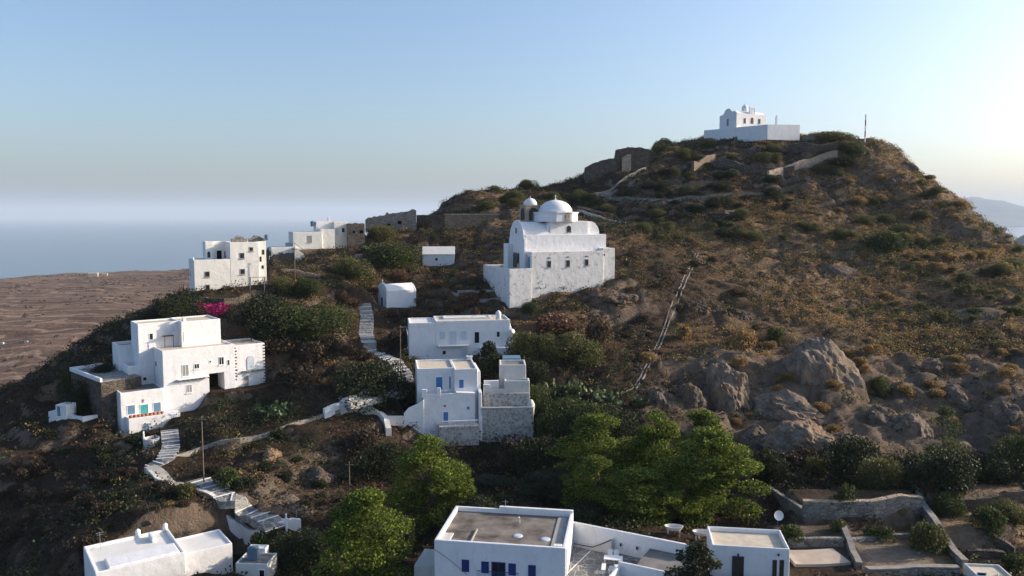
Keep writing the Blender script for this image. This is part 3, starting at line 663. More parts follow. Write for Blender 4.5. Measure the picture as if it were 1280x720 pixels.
# ===== C: second ridge house with outside stair
b = Bld(FC, 'ridge_house', 'sun-tinted white ridge house with blue door and dark outside stair, left of the stone ruin', cr=crop(320,220,5.333))
u1, _ = b.f(440,360); wb = b.f(240,530)[1]
b.block('wall', 0, u1, 0, 7, wb-2, 0, 'whitewash_sunlit', 'roof_white', .25)
ua, wa = b.f(428,355,.6); ub, _ = b.f(522,355,.6); b.block('side_wall', ua, ub, .5, 5, wb-1, wa, 'whitewash_sunlit', 'roof_white', .2)
uc, wc = b.f(400,304,4.2); ud, _ = b.f(515,298,4.2); b.block('upper_wall', uc, ud, 4.2, 8, -.4, wc, 'whitewash_sunlit', 'roof_white', .25)
ue, we = b.f(512,305,3.2); uf, _ = b.f(606,305,3.2); b.block('upper_wall', ud-.02, uf, 3.2, 7.5, wb, we, 'whitewash_sunlit', 'roof_white', .25)
b.win(346,400,370,440, pane='grey_wood', frame='grey_wood', bars=False); b.win(572,346,590,375, 3.2, pane='dark_glass', bars=False); b.win(527,352,550,392, 3.2, pane='whitewash_worn', bars=False, name='door', child='panel')
b.win(335,486,370,524, pane='blue_paint', name='door', child='panel', bars=False)
ug, wg = b.f(486,290,4.4); chimney(b, ug, 4.6, wc, .9, .6)
uh, wh = b.f(387,320,4); b.part(MB().lathe([(.5,-.6),(.55,.5),(.2,.75)], 10, (uh-.2, 4.8, wh)), 'water_barrel', 'tank_blue')
# low wing on its left and stair
ui, wi = b.f(100,474,-.5); uj, _ = b.f(255,480,-.5); b.block('wing_wall', ui, uj+.6, -.5, 4, wb-3, wi, 'whitewash_sunlit', 'roof_grey', .15)
b.win(117,528,142,565, -.5, pane='blue_paint', arch=True, bars=False); b.win(152,510,180,545, -.5, pane='grey_wood', frame='grey_wood'); b.win(90,536,100,552, -.5, bars=False)
us, ws = b.f(255,470,-1.4); ut, wt = b.f(325,525,-1.4); st = MB(); n = 9
for k in range(n): st.box(us+(ut-us)*k/n, us+(ut-us)*(k+1)/n+.002, -1.6, -.01, wb-3, ws+(wt-ws)*(k+1)/n)
b.part(st, 'outside_stair', 'whitewash_worn'); b.part(MB().tube([(us, -1.6, ws+.9), (ut, -1.6, wt+.9)], .05).tube([(us,-1.6,ws-.2),(us,-1.6,ws+.9)],.05).tube([(ut,-1.6,wt-.2),(ut,-1.6,wt+.9)],.05), 'stair_rail', 'dark_wood')
uv, wv = b.f(200,448,-.4); uw, _ = b.f(245,448,-.4); b.part(MB().box(uv, uw, -.35, .6, wv-1.2, wv+.1), 'lean_to', 'tank_blue', bevel=.04)

# ===== ruins on the ridge
def ruin_wall(name, label, px0, px1, tops, Y, a, th=.7, mat='stone_grey', holes=(), down=3.0, cr=None):
    """a broken wall: tops = [(px,py)...] along its upper edge, holes = pixel rects covered by dark panels for the shade inside"""
    c = cr or (lambda x, y: (x, y)); fr = Fr(*c(*tops[0]), Y, a); r = root(fr, name, label, 'ruin')
    pts = [fr.front(*c(*t)) for t in tops]; us = [p[0] for p in pts]; lo = min(p[1] for p in pts)-down
    us2 = np.linspace(us[0], us[-1], max(4, int(abs(us[-1]-us[0])/.45))); ws = np.interp(us2, us, [p[1] for p in pts])+RNG.uniform(-.14, .14, len(us2))
    poly = [(float(u), float(w)) for u, w in zip(us2, ws)]; poly = [(float(us2[0]), lo)]+poly+[(float(us2[-1]), lo)]
    m = MB()
    for (u0, w0), (u1, w1) in zip(poly[1:-2], poly[2:-1]): m.prism([(u0, lo), (u1, lo), (u1, w1), (u0, w0)], 0, th)
    m.build('wall', mat, r)
    for (x0, y0, x1, y1) in holes:
        a0, wt = fr.front(*c(x0, y0)); a1, wb = fr.front(*c(x1, y1)); window(r, a0, a1, wb, wt, 0, pane='void', frame=mat, bars=False, child='shade_panel', ft=.1)
    return r, fr
cR = crop(320,220,5.333)
ruin_wall('stone_ruin', 'grey roofless stone ruin with two dark openings on the ridge', 0, 0, [(728,290),(745,278),(800,268),(862,262),(866,235),(885,250),(940,247),(1030,232),(1045,218),(1068,232)], 204, 10, 6, 'stone_grey', [(872,318,898,352),(945,298,970,322)], 3.2, cR)
ruin_wall('stone_shed', 'brown stone shed wall with two small openings between sun-tinted house and grey ruin', 0, 0, [(606,316),(650,315),(724,316)], 192, 14, 4, 'stone_brown', [(645,364,660,380),(690,362,716,382)], 6.5, cR)
wallstrip('garden_wall', 'dark dry-stone garden wall below the ridge shed', 'wall', [(404,302),(430,297),(458,297)], 1.6, .6, 'stone_dark', rag=.1)
# ===== D: stone bastion
b = Bld(FD, 'stone_bastion', 'long brown stone retaining wall with dark doorway behind the white hut', 'wall', crop(420,230,4.92))
u0, w0 = b.f(668,190,0); u1, _ = b.f(1005,190,0); wb = b.f(700,345,0)[1]; ul, _ = b.f(668,190)
b.part(MB().box(u0, u1, 0, 5, wb-3, w0), 'wall', 'stone_brown', bevel=.1); b.part(MB().box(u0-.1, u1+.1, -.12, .5, w0+.003, w0+.3), 'coping', 'stone_tan')
m = MB(); q0 = FD.W(u0, 0); vv, _ = FD.side(*crop(420,230,4.92)(575,190), u0)
b.part(MB().prism([(u0, .02), (u0-7, 4.5), (u0-7, 5.2), (u0, 5)], wb-3, w0-.01, 'z'), 'shaded_return_wall', 'stone_dark')  # same wall in darker stone, its side shade put into the colour
uc, wc = b.f(648,322,-1.6); ud, _ = b.f(722,322,-1.6); b.part(MB().box(uc, ud, -1.6, -.005, wb-3, wc), 'porch', 'stone_dark', bevel=.05)
b.win(692,326,716,372, -1.6, pane='void', frame='stone_tan', name='doorway', child='shade_panel', bars=False, ft=.12)

# ===== E: flat white hut
b = Bld(FE, 'white_hut', 'small plain whitewashed hut with sloping roof in front of the stone bastion', cr=crop(420,230,4.92))
u1, _ = b.f(728,428); wb = b.f(530,480)[1]; we = b.f(620,432)[1]; wr = b.f(620,384,3)[1]
b.part(MB().prism([(0, wb-2), (4, wb-2), (4, wr-.15), (0, we-.15)], .02, u1-.02, 'x'), 'wall', 'whitewash', bevel=.05)
b.part(MB().prism([(-.15, we-.145), (4.1, wr-.145), (4.1, wr), (-.15, we)], -.12, u1+.12, 'x'), 'roof', 'whitewash_worn', bevel=.05)
uq, wq = b.f(622,462); b.win(610,455,626,472, bars=False)

# ===== F: little chapel
b = Bld(FF, 'small_chapel', 'tiny white barrel-roofed chapel with cross and dark door beside the stone steps', 'chapel', crop(400,300,4.5))
u1, _ = b.f(540,285); wb = b.f(372,378)[1]; vw = 3.6; hr = 1.35
gab = [(vw, 0), (vw*.74, hr*.72), (vw/2, hr), (vw*.26, hr*.72), (0, 0)]
b.part(MB().prism([(0, wb-2), (vw, wb-2)]+[(a, w-.0) for a, w in gab], .35, u1-.3, 'x'), 'wall', 'whitewash', bevel=.03)
gf = [(vw/2+(vw/2+.12)*math.cos(math.pi*k/12), .12+(hr+.15)*math.sin(math.pi*k/12)) for k in range(13)]
b.part(MB().prism([(-.12, wb-2), (vw+.12, wb-2)]+gf, .0, .36, 'x'), 'gable', 'whitewash', bevel=.03); b.part(MB().prism([(-.05, wb-2), (vw+.05, wb-2), (vw+.05, .02)]+[(a, w+.05) for a, w in gab[1:-1]]+[(-.05, .02)], u1-.31, u1, 'x'), 'rear_gable', 'whitewash', bevel=.03)
window(b.r, vw/2-.4, vw/2+.4, wb+.05, wb+1.9, 0, pane='void', name='door', child='panel', side='l', bars=False)
b.part(cross(MB(), .18, vw/2, hr+.2, .8, .08), 'roof_cross', 'white_paint')

# ===== G: upper house with pale shutters
b = Bld(FG, 'pale_shuttered_house', 'wide two-storey white house with pale blue shutters behind the blue-door house', cr=crop(440,370,4))
wb = b.f(270,310)[1]; u1, _ = b.f(418,135); u2, w2 = b.f(790,118)
b.block('wall', 0, u1, 0, 7.5, wb-2, 0, roof='roof_white', par=.2); b.block('wall', u1-.01, u2, -.03, 7.5, wb-2, w2, roof='roof_beige', par=.25)
uc, wc = b.f(455,95,5.5); ud, _ = b.f(690,95,5.5); b.block('rear_parapet', uc, ud, 4.2, 7.3, w2-.3, wc-.35, roof='roof_white', par=.15)
for q in ((440,178,466,216),(543,175,572,219)): b.win(*q, -.03, pane='pale_blue_paint', frame='whitewash', name='shuttered_window')
b.win(487,176,522,245, -.03, pane='pale_blue_paint', frame='whitewash', name='balcony_door', child='panel')
b.win(613,180,636,235, -.03, pane='dark_glass', name='door', child='panel', bars=False); b.win(724,178,738,204, -.03, bars=False); b.win(453,274,469,292, -.03, bars=False); b.win(545,262,578,300, -.03, pane='pale_blue_paint', frame='whitewash', name='door', child='panel')
u3, w3 = b.f(432,250,-1.1); u4, _ = b.f(585,250,-1.1); b.part(MB().box(u3, u4, -1.1, -.04, w3-.15, w3), 'balcony', 'whitewash')
rl = MB().tube([(u3,-1.08,w3+.95),(u4,-1.08,w3+.95)], .03)
for k in range(19): rl.tube([(u3+(u4-u3)*k/18,-1.08,w3),(u3+(u4-u3)*k/18,-1.08,w3+.95)], .018, 4)
b.part(rl, 'railing', 'pale_blue_paint'); uh, wh = b.f(640,262,-1.6); ui, _ = b.f(790,262,-1.6); b.part(MB().box(uh, ui, -1.6, -.05, wb-2, wh), 'porch_wall', 'whitewash', bevel=.08)
uk, _ = b.f(735,118); chimney(b, uk, .8, w2, 1.5, .95, True); b.winl(270,170,280,225, 0, pane='pale_blue_paint', bars=False)
b.part(MB().prism([(u2, wb-2), (u2+1.0, wb-2), (u2+.9, w2-4.2), (u2+.5, w2-2), (u2, w2-.4)], .5, 1.2), 'buttress', 'whitewash', bevel=.1)
us, ws = b.f(812,180,-.4); m = MB().lathe([(.05,0),(.32,.06),(.5,.18),(.56,.26)], 16, (0,0,0)); dsh = b.part(m, 'satellite_dish', 'white_paint', smooth=True); dsh.location = (us-.5, -.3, ws); dsh.rotation_euler = (R(70), 0, R(20))
b.part(MB().tube([(us-.5,-.3,ws),(u2-.1,.1,ws-.3)], .04), 'dish_arm', 'metal_grey')

# ===== H: lower house with blue doors
b = Bld(FH, 'blue_door_house', 'white two-storey house with bright blue doors and a beige flat roof', cr=crop(440,370,4))
vr = 0.0; u1, _ = b.f(490,368,vr); vf = -1.4; u2, w2 = b.f(628,375,vf); u1b, _ = b.f(512,372,vf); wb = b.f(360,640,vf)[1]
b.block('wall', 0, u1b+.1, vr, 7.6, wb-3, 0, roof='roof_beige', par=.25, t=.26); b.block('front_wall', u1b, u2, vf, 7.4, wb-3, .02, roof='roof_beige', par=.25, t=.26)
u3, w3 = b.f(356,505,vf-1.2); u3b, _ = b.f(500,500,vf-1.2)
b.block('terrace_wall', u3, u1b+.2, vf-1.1, vr-.01, wb-3, w3+.35, roof='roof_grey', par=.95, t=.22)
for q in ((348,468,375,500),(422,460,443,500)):
    a0, wt = b.f(q[0], q[1], vf-1.1); a1, _ = b.f(q[2], q[1], vf-1.1); b.part(MB().box(a0, a1, vf-1.14, vf-.8, w3-.2, wt), 'terrace_post', 'whitewash', bevel=.05)
ra, wra = b.f(375,478,vf-1.1); rb, _ = b.f(498,478,vf-1.1); m = MB()
for k in range(14): m.box(ra+(rb-ra)*k/14, ra+(rb-ra)*k/14+.09, vf-1.0, vf-.94, w3+.3, wra)
b.part(m, 'balusters', 'pale_blue_paint'); b.part(MB().box(ra-.05, rb, vf-1.03, vf-.9, wra+.003, wra+.08), 'handrail', 'pale_blue_paint')
b.win(420,405,452,468, vr, pane='blue_paint', name='door', child='panel'); b.win(486,402,494,462, vr, pane='blue_paint', name='door', child='panel', bars=False)
b.win(536,418,558,460, vf, pane='blue_paint', name='shuttered_window'); b.win(575,550,588,568, vf, pane='dark_glass', bars=False)
u4, w4 = b.f(360,505,vf-1.1); u5, _ = b.f(616,505,vf-1.1)
b.part(MB().prism([(u1b+.15, wb-3), (u5, wb-3), (u5, w3+.3), (u1b+.15, w3+.5)], vf-1.1, vf-.01), 'lower_wall', 'whitewash', bevel=.05)
b.win(457,580,481,634, vf-1.1, pane='blue_paint', name='door', child='panel'); b.win(458,545,470,553, vf-1.1, bars=False, ft=.04); b.win(574,552,588,568, vf-1.1, pane='steel_blue_paint', bars=False)
# stepped side wall on the right
ur, wr = b.f(634,372,vf+1); 
b.part(MB().prism([(vf-1.6, wb-3.5), (6.5, wb-3.5), (6.5, -.5), (vf+.6, -.5), (vf+.5, -3.0), (vf-1.2, -3.4), (vf-1.6, wb+.8)], u2+.003, u2+.5, 'x'), 'side_wall', 'whitewash', bevel=.08)
# sloping buttress wall on the left
ul, wl = b.f(270,600,vf-2.2); um, wm = b.f(356,515,vf-1.2)
b.part(MB().prism([(ul-.3, wb-3), (um+.1, wb-3), (um+.1, wm), (um-.9, wm-.7), (ul+.4, wl+1.0), (ul-.3, wl+.2)], vf-1.5, vf-1.12), 'buttress_wall', 'whitewash', bevel=.1)
b.part(MB().prism([(ul-3.4, wb-3), (ul-.31, wb-3), (ul-.31, wl-.2), (ul-3.4, wl-.1)], vf-1.6, vf-1.0), 'buttress_wall', 'whitewash_worn', bevel=.1)
uo, wo_ = b.f(512,640,vf-1.5); up, _ = b.f(612,628,vf-1.5); b.part(MB().prism([(vf-2.3, wo_-.25), (vf-1.11, wo_+.05), (vf-1.11, wo_+.15), (vf-2.3, wo_-.15)], uo, up, 'x'), 'awning', 'pink_awning')
ua, wa = b.f(455,655,vf-3.0); ubb, _ = b.f(628,655,vf-3.0)
b.part(MB().box(ua-.6, ubb+.2, vf-3.0, vf-1.13, wa-3, wa), 'patio', 'whitewash_peeling', bevel=.06)
m = MB(); 
for k in range(22): m.box(ua+(ubb-ua)*k/22, ua+(ubb-ua)*k/22+.07, vf-2.92, vf-2.86, wa, wa+.75)
b.part(m, 'patio_balusters', 'white_paint'); b.part(MB().box(ua-.1, ubb+.1, vf-2.96, vf-2.82, wa+.753, wa+.85), 'patio_rail', 'white_paint')
chimney(b, u2-.4, 6.8, .02, .3, .8)

# ===== I: peeling terraces right of it
fr = Fr(627,456,121,2); b = Bld(fr, 'peeling_terrace_house', 'stacked terraces of peeling whitewashed stone right of the blue-door house', cr=crop(560,380,4))
u0, w0 = b.f(258,305,0); u1, _ = b.f(390,300,0); b.block('upper_wall', u0, u1, 0, 4.5, -5, w0, 'whitewash_worn', 'roof_grey', .3)
u2, w2 = b.f(282,385,-2.2); u3, _ = b.f(408,380,-2.2); b.block('middle_wall', u2, u3, -2.2, -.01, -8, w2, 'whitewash_worn', 'roof_grey', .5)
u4, w4 = b.f(176,415,-2.6); u5, _ = b.f(284,415,-2.6); b.part(MB().box(u4, u2+.0, -2.6, -2.2, -9, w4-.35).box(u4, u4+.95, -2.65, -2.15, w4-.35, w4+.35), 'parapet', 'whitewash_worn', bevel=.05)
u6, w6 = b.f(170,440,-3.0); b.part(MB().box(u4+.01, u3-.02, -3.0, -2.61, -12, w4-.9), 'terrace_wall', 'whitewash_peeling', bevel=.08)
u7, w7 = b.f(165,522,-4.2); u8, _ = b.f(428,510,-4.2); b.part(MB().box(u7, u8, -4.3, -3.01, -16, w7), 'lower_terrace_wall', 'whitewash_peeling', bevel=.1)
b.part(MB().box(u7-.05, u8+.05, -4.4, -4.1, w7+.003, w7+.2), 'coping', 'whitewash_worn', bevel=.04)
b.part(MB().lathe([(.1,-1.2),(.55,-1),(.6,.5),(.3,1.1),(.05,1.2)], 12, (u8-.4, -3.7, w7)), 'corner_pillar', 'whitewash_worn', smooth=True)
b.part(MB().box(u4+.1, u0-.15, -1.4, -.8, -6, w0-2.2), 'bench_wall', 'whitewash')
b.part(MB().box(u0+.6, u1-.6, 4.6, 7.5, -3, w0+.2), 'shed', 'steel_blue_paint', bevel=.03)

# ===== J: domed church
b = Bld(FJ, 'domed_church', 'large white church with dome, stone bell tower and stained lower walls', 'church', crop(580,230,4.2333))
u1, _ = b.f(752,270); vN = 7.6; wl = b.f(355,355)[1]-.2; vA = -2.3
b.block('nave_wall', 0, u1, 0, vN, wl-8, 0, 'whitewash', 'roof_white', .18, .3)
ua, wa = b.f(357,360,vA); ub, wb = b.f(803,345,vA); uk, wk = b.f(740,345,vA)
b.block('aisle_wall', ua, uk, vA, -.01, wa-14, wa, 'whitewash_patchy', 'roof_white', .12, .3)
b.block('apse_wall', uk+.01, ub, vA+.4, 4.5, wa-14, b.f(770,340,vA)[1], 'whitewash_patchy', 'roof_white', .12, .3)
for q in ((441,408,459,440),(541,404,559,437),(640,400,657,431)):
    b.win(*q, vA, pane='dark_glass', frame='grey_wood', bars=False, ft=.07); x = (q[0]+q[2])/2; uu, ww = b.f(x, q[1]-14, vA)
    b.part(MB().prism([(uu+.42*math.cos(math.pi*k/8), ww+.3*math.sin(math.pi*k/8)) for k in range(9)], vA-.05, vA+.02), 'lunette', 'stone_grey')
b.win(737,369,747,380, vA+.4, bars=False, ft=.03)
# facade with rounded gable on the left end
g = [(vN/2+(vN/2)*math.cos(math.pi*k/18), -.9+4.0*math.sin(math.pi*k/18)) for k in range(19)]
b.part(MB().prism([(-.35, wl-8), (vN+.35, wl-8), (vN+.35, -.7), (vN, -.7)]+g[1:-1]+[(0, -.7), (-.35, -.7)], -.42, 0.02, 'x'), 'facade', 'whitewash', bevel=.06)
b.part(MB().box(-1.6, -.43, vN-1.9, vN+.6, wl-8, wl+1.6), 'facade_pier', 'whitewash', bevel=.05)
vc = vN/2
window(b.r, vc-.35, vc+.35, .3, 1.5, -.42, side='l', arch=True, bars=False)
for k in (-1, 0, 1): window(b.r, vc+k*1.15-.42, vc+k*1.15+.42, wl-3.4, wl-.3, -.42, side='l', arch=True, pane='dark_glass', frame='stone_grey', bars=False, name='arched_door' if k == 0 else 'window', child='panel' if k == 0 else 'pane', ft=.14)
window(b.r, vA+.6, vA+1.6, wl-4.0, wl-.8, ua, side='l', arch=True, pane='steel_blue_paint', frame='whitewash', bars=False, name='arched_door', child='panel', ft=.1)
# barrel vault behind the facade and cross arms
m = MB().prism([(vN/2+3.1*math.cos(math.pi*k/18), -.6+3.3*math.sin(math.pi*k/18)) for k in range(19)], 0.03, 6.0, 'x'); b.part(m, 'vault', 'whitewash', smooth=False, bevel=.02)
ut0, wt = b.f(455,196,.8); ut1, _ = b.f(657,193,.8); ut2, _ = b.f(730,193,.8)
b.part(MB().box(ut0, ut1, .8, vN-.8, -.3, wt), 'transept', 'whitewash', bevel=.06)
b.part(MB().prism([(ut0-1.0, -.4), (ut0-.01, -.4), (ut0-.01, wt-.1), (ut0-.5,wt-.9)], 1.0, vN-1), 'transept_slope', 'whitewash', bevel=.05)
b.win(545,222,565,253, .8, pane='dark_glass', frame='stone_grey', arch=True, bars=False)
m = MB().prism([(ut1-.01, -.3), (ut2, -.3), (ut2-.12, .9), (ut2-.5, 1.7), (ut2-1.1, 2.4), (ut2-1.9, wt-.12), (ut1-.01, wt-.05)], 1.9, vN-1); b.part(m, 'apse_vault', 'whitewash', bevel=.05)
ud0, wd = b.f(402,148,1.6); ud1, _ = b.f(610,148,1.6); cx = (ud0+ud1)/2; cy = vN/2; rd = (ud1-ud0)/2*.98; wd0 = wt-.15
m = MB(); m.lathe([(rd/math.cos(math.pi/8)*.98, wd0), (rd/math.cos(math.pi/8)*.98, wd-.25), (rd/math.cos(math.pi/8)*1.03, wd-.2), (rd/math.cos(math.pi/8)*1.03, wd)], 8, (cx, cy, 0))
a8 = math.pi/8; vs = m.v; m.v = [((x-cx)*math.cos(a8)-(y-cy)*math.sin(a8)+cx, (x-cx)*math.sin(a8)+(y-cy)*math.cos(a8)+cy, z) for x, y, z in vs]
b.part(m, 'drum', 'whitewash', bevel=.04)
dm = MB(); dome(dm, rd*.80, wd-.02, (cx, cy), 32, 9, .72); D = b.part(dm, 'dome', 'whitewash', smooth=True)
fi = MB(); fi.lathe([(.22, wd+rd*.80*.72-.15), (.22, wd+rd*.576+.15), (.1, wd+rd*.576+.35)], 10, (cx, cy, 0)); cross(fi, cx, cy, wd+rd*.576+.3, .8, .09); fi.build('finial_cross', 'whitewash', D)
window(b.r, cx+.3, cx+1.2, wd0+.45, wd-.35, cy-rd*.995, pane='stone_tan', frame='stone_tan', arch=True, bars=False, ft=.12)
# bell tower
uB0, wBt = b.f(318,112,6.2); uB1, _ = b.f(398,112,6.2); s = (uB1-uB0); vB = 5.2; m = MB(); wB0 = b.f(350,195,6.2)[1]
m.box(uB0, uB1, vB, vB+s, -1.5, wBt-.2)
T = b.part(m, 'bell_tower', 'ashlar', bevel=.04)
hh_ = s*.30; zc = wBt-.55-hh_; mid = uB0+s/2; midv = vB+s/2
arch_ = lambda c0: [(c0-hh_, wBt-3.2), (c0+hh_, wBt-3.2)]+[(c0+hh_*math.cos(math.pi*k/10), zc+hh_*math.sin(math.pi*k/10)) for k in range(11)]
MB().prism(arch_(mid), vB-.03, vB+.1).build('belfry_shade', 'dark_wood', T); MB().prism(arch_(midv), uB0-.03, uB0+.1, 'x').build('belfry_shade', 'dark_wood', T)  # dark panels paint the shade of the arches on a solid tower
MB().prism([(mid-.22, wBt-3.2), (mid+.22, wBt-3.2), (mid+.22, zc), (mid-.22, zc)], vB-.06, vB-.031).build('arch_infill', 'ashlar', T)
MB().box(uB0-.1, uB1+.1, vB-.1, vB+s+.1, wBt-.2, wBt+.06).build('cornice', 'ashlar', T)
dm = MB(); dome(dm, s*.42, wBt+.05, (uB0+s/2, vB+s/2), 24, 8, 1.0); q = dm.build('dome', 'whitewash', T, smooth=True)
b.part(MB().lathe([(.1,wBt+s*.42),(.03,wBt+s*.42+.5)], 6, (uB0+s/2, vB+s/2, 0)), 'spire', 'whitewash')
# forecourt with high stained walls
uy0, wy = b.f(240,450,vA-.2); wyb = b.f(245,675,vA-.2)[1]; vy, wy2 = FJ.side(*crop(580,230,4.2333)(88,405), uy0)
vy = min(vy, 13)
b.block('forecourt_wall', uy0, ua-.01, vA-.2, vy, wyb-3, wy, 'whitewash_patchy', 'flagstone', .9, .35)
for k in range(4): b.part(MB().lathe([(.14,0),(.2,.12),(.26,.32),(.2,.4)], 8, (uy0+.6, vA+1.5+k*1.6, wy-.9)), 'flower_pot', 'terracotta')

# ===== K: hilltop chapel
b = Bld(FK, 'hilltop_chapel', 'white chapel with small dome and belfry on the summit', 'chapel', crop(860,110,8))
u1, w1 = b.f(785,258); wb = b.f(490,372)[1]; vL = 8
b.block('wall', 0, u1, 0, vL, wb-3, .0, 'whitewash', 'roof_white', .12, .2)
m = MB().prism([(.4, -.1), (vL-.4, -.1), (vL-1.2, .75), (vL/2+1, 1.25), (vL/2-1, 1.25), (1.2, .75)], .4, u1-.4, 'x'); b.part(m, 'roof_vault', 'whitewash', bevel=.03)
g = [(vL/2+2.1*math.cos(math.pi*k/12), -.3+2.2*math.sin(math.pi*k/12)) for k in range(13)]
b.part(MB().prism([(-.15, wb-3), (vL+.15, wb-3), (vL+.15, -.25), (vL/2+2.1, -.3)]+g[1:-1]+[(vL/2-2.1, -.3), (-.15, -.25)], -.45, -.003, 'x'), 'facade', 'whitewash', bevel=.05)
window(b.r, vL/2-.5, vL/2+.5, wb+.1, wb+2.6, -.45, side='l', pane='steel_blue_paint', name='door', child='panel', bars=False)
b.win(558,305,576,347, pane='dark_glass', bars=False, frame='stone_grey', ft=.1); b.win(703,312,722,354, bars=False, frame='stone_grey', ft=.1); b.win(628,297,653,358, pane='dark_wood', arch=True, frame='stone_grey', name='door', child='panel', bars=False)
ud, wd = b.f(580,200,4); dm = MB().lathe([(1.05,wd-1.2),(1.05,wd+.1)], 20, (ud, 4.6, 0)); dome(dm, 1.0, wd+.1, (ud, 4.6), 20, 6, 1.1); D = b.part(dm, 'dome', 'whitewash', smooth=True); cross(MB(), ud, 4.6, wd+1.1, 1.1, .1).build('dome_cross', 'whitewash', D)
ue, we = b.f(617,192,.3); uf, _ = b.f(668,192,.3); m = MB()
for k in range(3): m.box(ue+(uf-ue-.28)*k/2, ue+(uf-ue-.28)*k/2+.28, .05, .55, -.02, we-.3)
m.box(ue-.1, uf+.1, 0, .6, we-.298, we); b.part(m, 'belfry', 'whitewash', bevel=.03)
# enclosure wall round it
K2 = Fr(959.5,155.5,268,20); r2 = thing('chapel_yard_wall', 'white enclosure wall around the summit chapel, shaded on its long left side', 'wall', K2.O, K2.a)
ux, wx = K2.front(1000,156); m = MB().prism([(0, -5), (ux, -5), (ux, wx), (0, 0)], 0, .4); m.build('lit_wall', 'whitewash', r2, bevel=.04)
pl = P(880,163,283); q = K2._loc(pl); m = MB(); n = 1
vs = [(0, 0), (q[0], q[1])]; dd = Vector((q[0], q[1], 0)); nn = Vector((-dd.y, dd.x, 0)).normalized()*.4; zt = q[2]
m.add([(0,.002,-5),(q[0],q[1],-6),(q[0]-nn.x,q[1]-nn.y,-6),(-nn.x,-nn.y,-5),(0,.002,0),(q[0],q[1],zt),(q[0]-nn.x,q[1]-nn.y,zt),(-nn.x,-nn.y,0)], [(0,3,2,1),(4,5,6,7),(0,1,5,4),(1,2,6,5),(2,3,7,6),(3,0,4,7)])
m.build('shaded_wall', 'whitewash', r2, bevel=.04)
up, wp = K2.front(971,152,2); MB().box(up-.25, up+.25, 2, 2.5, -3, wp+1.4).prism([(up-.25, wp+1.4), (up+.25, wp+1.4), (up, wp+2.1)], 2.02, 2.48).build('gate_post', 'whitewash', r2)

# ===== M: big flat-roofed house at the bottom
b = Bld(FM, 'flat_roof_house', 'large white house with grey flat roof coloured with stains and shadow and navy shutters at the bottom edge', cr=crop(520,620,6.4))
u1, _ = b.f(1197,430); vd, _ = FM.side(*crop(520,620,6.4)(305,75), 0); ub, vb = FM.top(*crop(520,620,6.4)(305,75)); dep = max(7.5, min(vb, 10))
b.block('wall', 0, u1, 0, dep, -8, 0, 'whitewash', 'roof_felt_shadowy', .42, .34)
b.part(MB().box(u1*.38, u1-.02, dep-.36, dep+.03, -.2, .28), 'raised_parapet', 'whitewash', bevel=.04)
b.part(MB().box(u1-1.5, u1-.345, .345, dep-.4, -.418, -.34), 'roof_strip', 'concrete'); b.part(MB().box(.345, 1.3, .345, 2.6, -.418, -.3), 'roof_patch', 'whitewash_worn', bevel=.03)
b.part(MB().box(3.3, 3.42, .4, 3.9, -.418, -.25), 'roof_curb', 'concrete'); b.part(MB().box(u1-1.2, u1-.4, .36, .9, -.415, .02), 'roof_box', 'whitewash', bevel=.04)
for q in ((830,212),):
    uu, vv = FM.top(*crop(520,620,6.4)(*q), -.4); b.part(MB().tube([(uu,vv,-.42),(uu,vv,.1),(uu-.12,vv,.18),(uu-.22,vv,.1)], .045), 'vent_pipe', 'white_paint')
for q in ((815,318),(1035,345)):
    uu, vv = FM.top(*crop(520,620,6.4)(*q), -.4); b.part(MB().lathe([(.5,-.415),(.46,-.37),(.3,-.32),(.02,-.31)], 16, (uu, vv, 0)), 'roof_light', 'pale_blue_paint')
uu, vv = FM.top(*crop(520,620,6.4)(700,125), .2); b.part(MB().tube([(uu,dep-.2,.2),(uu,dep-.2,1.0)], .03).tube([(uu-.3,dep-.2,.8),(uu+.3,dep-.2,.8)], .02), 'aerial', 'metal_grey')
for q in ((370,512,422,602),(902,556,955,650)): b.win(*q, pane='navy_paint', frame='navy_paint', name='shutter', child='slats', ft=.04, proud=.07)
for q in ((527,527,580,612),(743,543,796,630)): b.win(*q, pane='navy_paint', frame='navy_paint', name='shutter', child='slats', ft=.04, proud=.07)
b.win(612,536,708,660, pane='dark_glass', frame='navy_paint', name='balcony_door', child='glazing', ft=.1)
u3, w3 = b.f(488,660,-1.0); u4, _ = b.f(820,660,-1.0); b.part(MB().box(u3, u4, -1.0, -.02, w3-.4, w3-.2), 'balcony', 'whitewash'); rl = MB().tube([(u3,-.95,w3+.75),(u4,-.95,w3+.75)], .03); 
for k in range(34): rl.tube([(u3+(u4-u3)*k/33,-.95,w3-.2),(u3+(u4-u3)*k/33,-.95,w3+.75)], .014, 4)
b.part(rl, 'railing', 'navy_paint')
b.part(MB().tube([(u1+.06,.3,-.1),(u1+.06,.3,-7)], .06), 'drainpipe', 'white_paint')
b.part(MB().tube([(.02,-.03,-.9),(1.6,-.03,-1.9),(3.2,-.04,-3.2)], .02, 5), 'wall_cable', 'cable')
b.part(MB().box(-2.6, -.01, 2, 6, -8, -3.6), 'side_yard', 'whitewash_worn', bevel=.06)

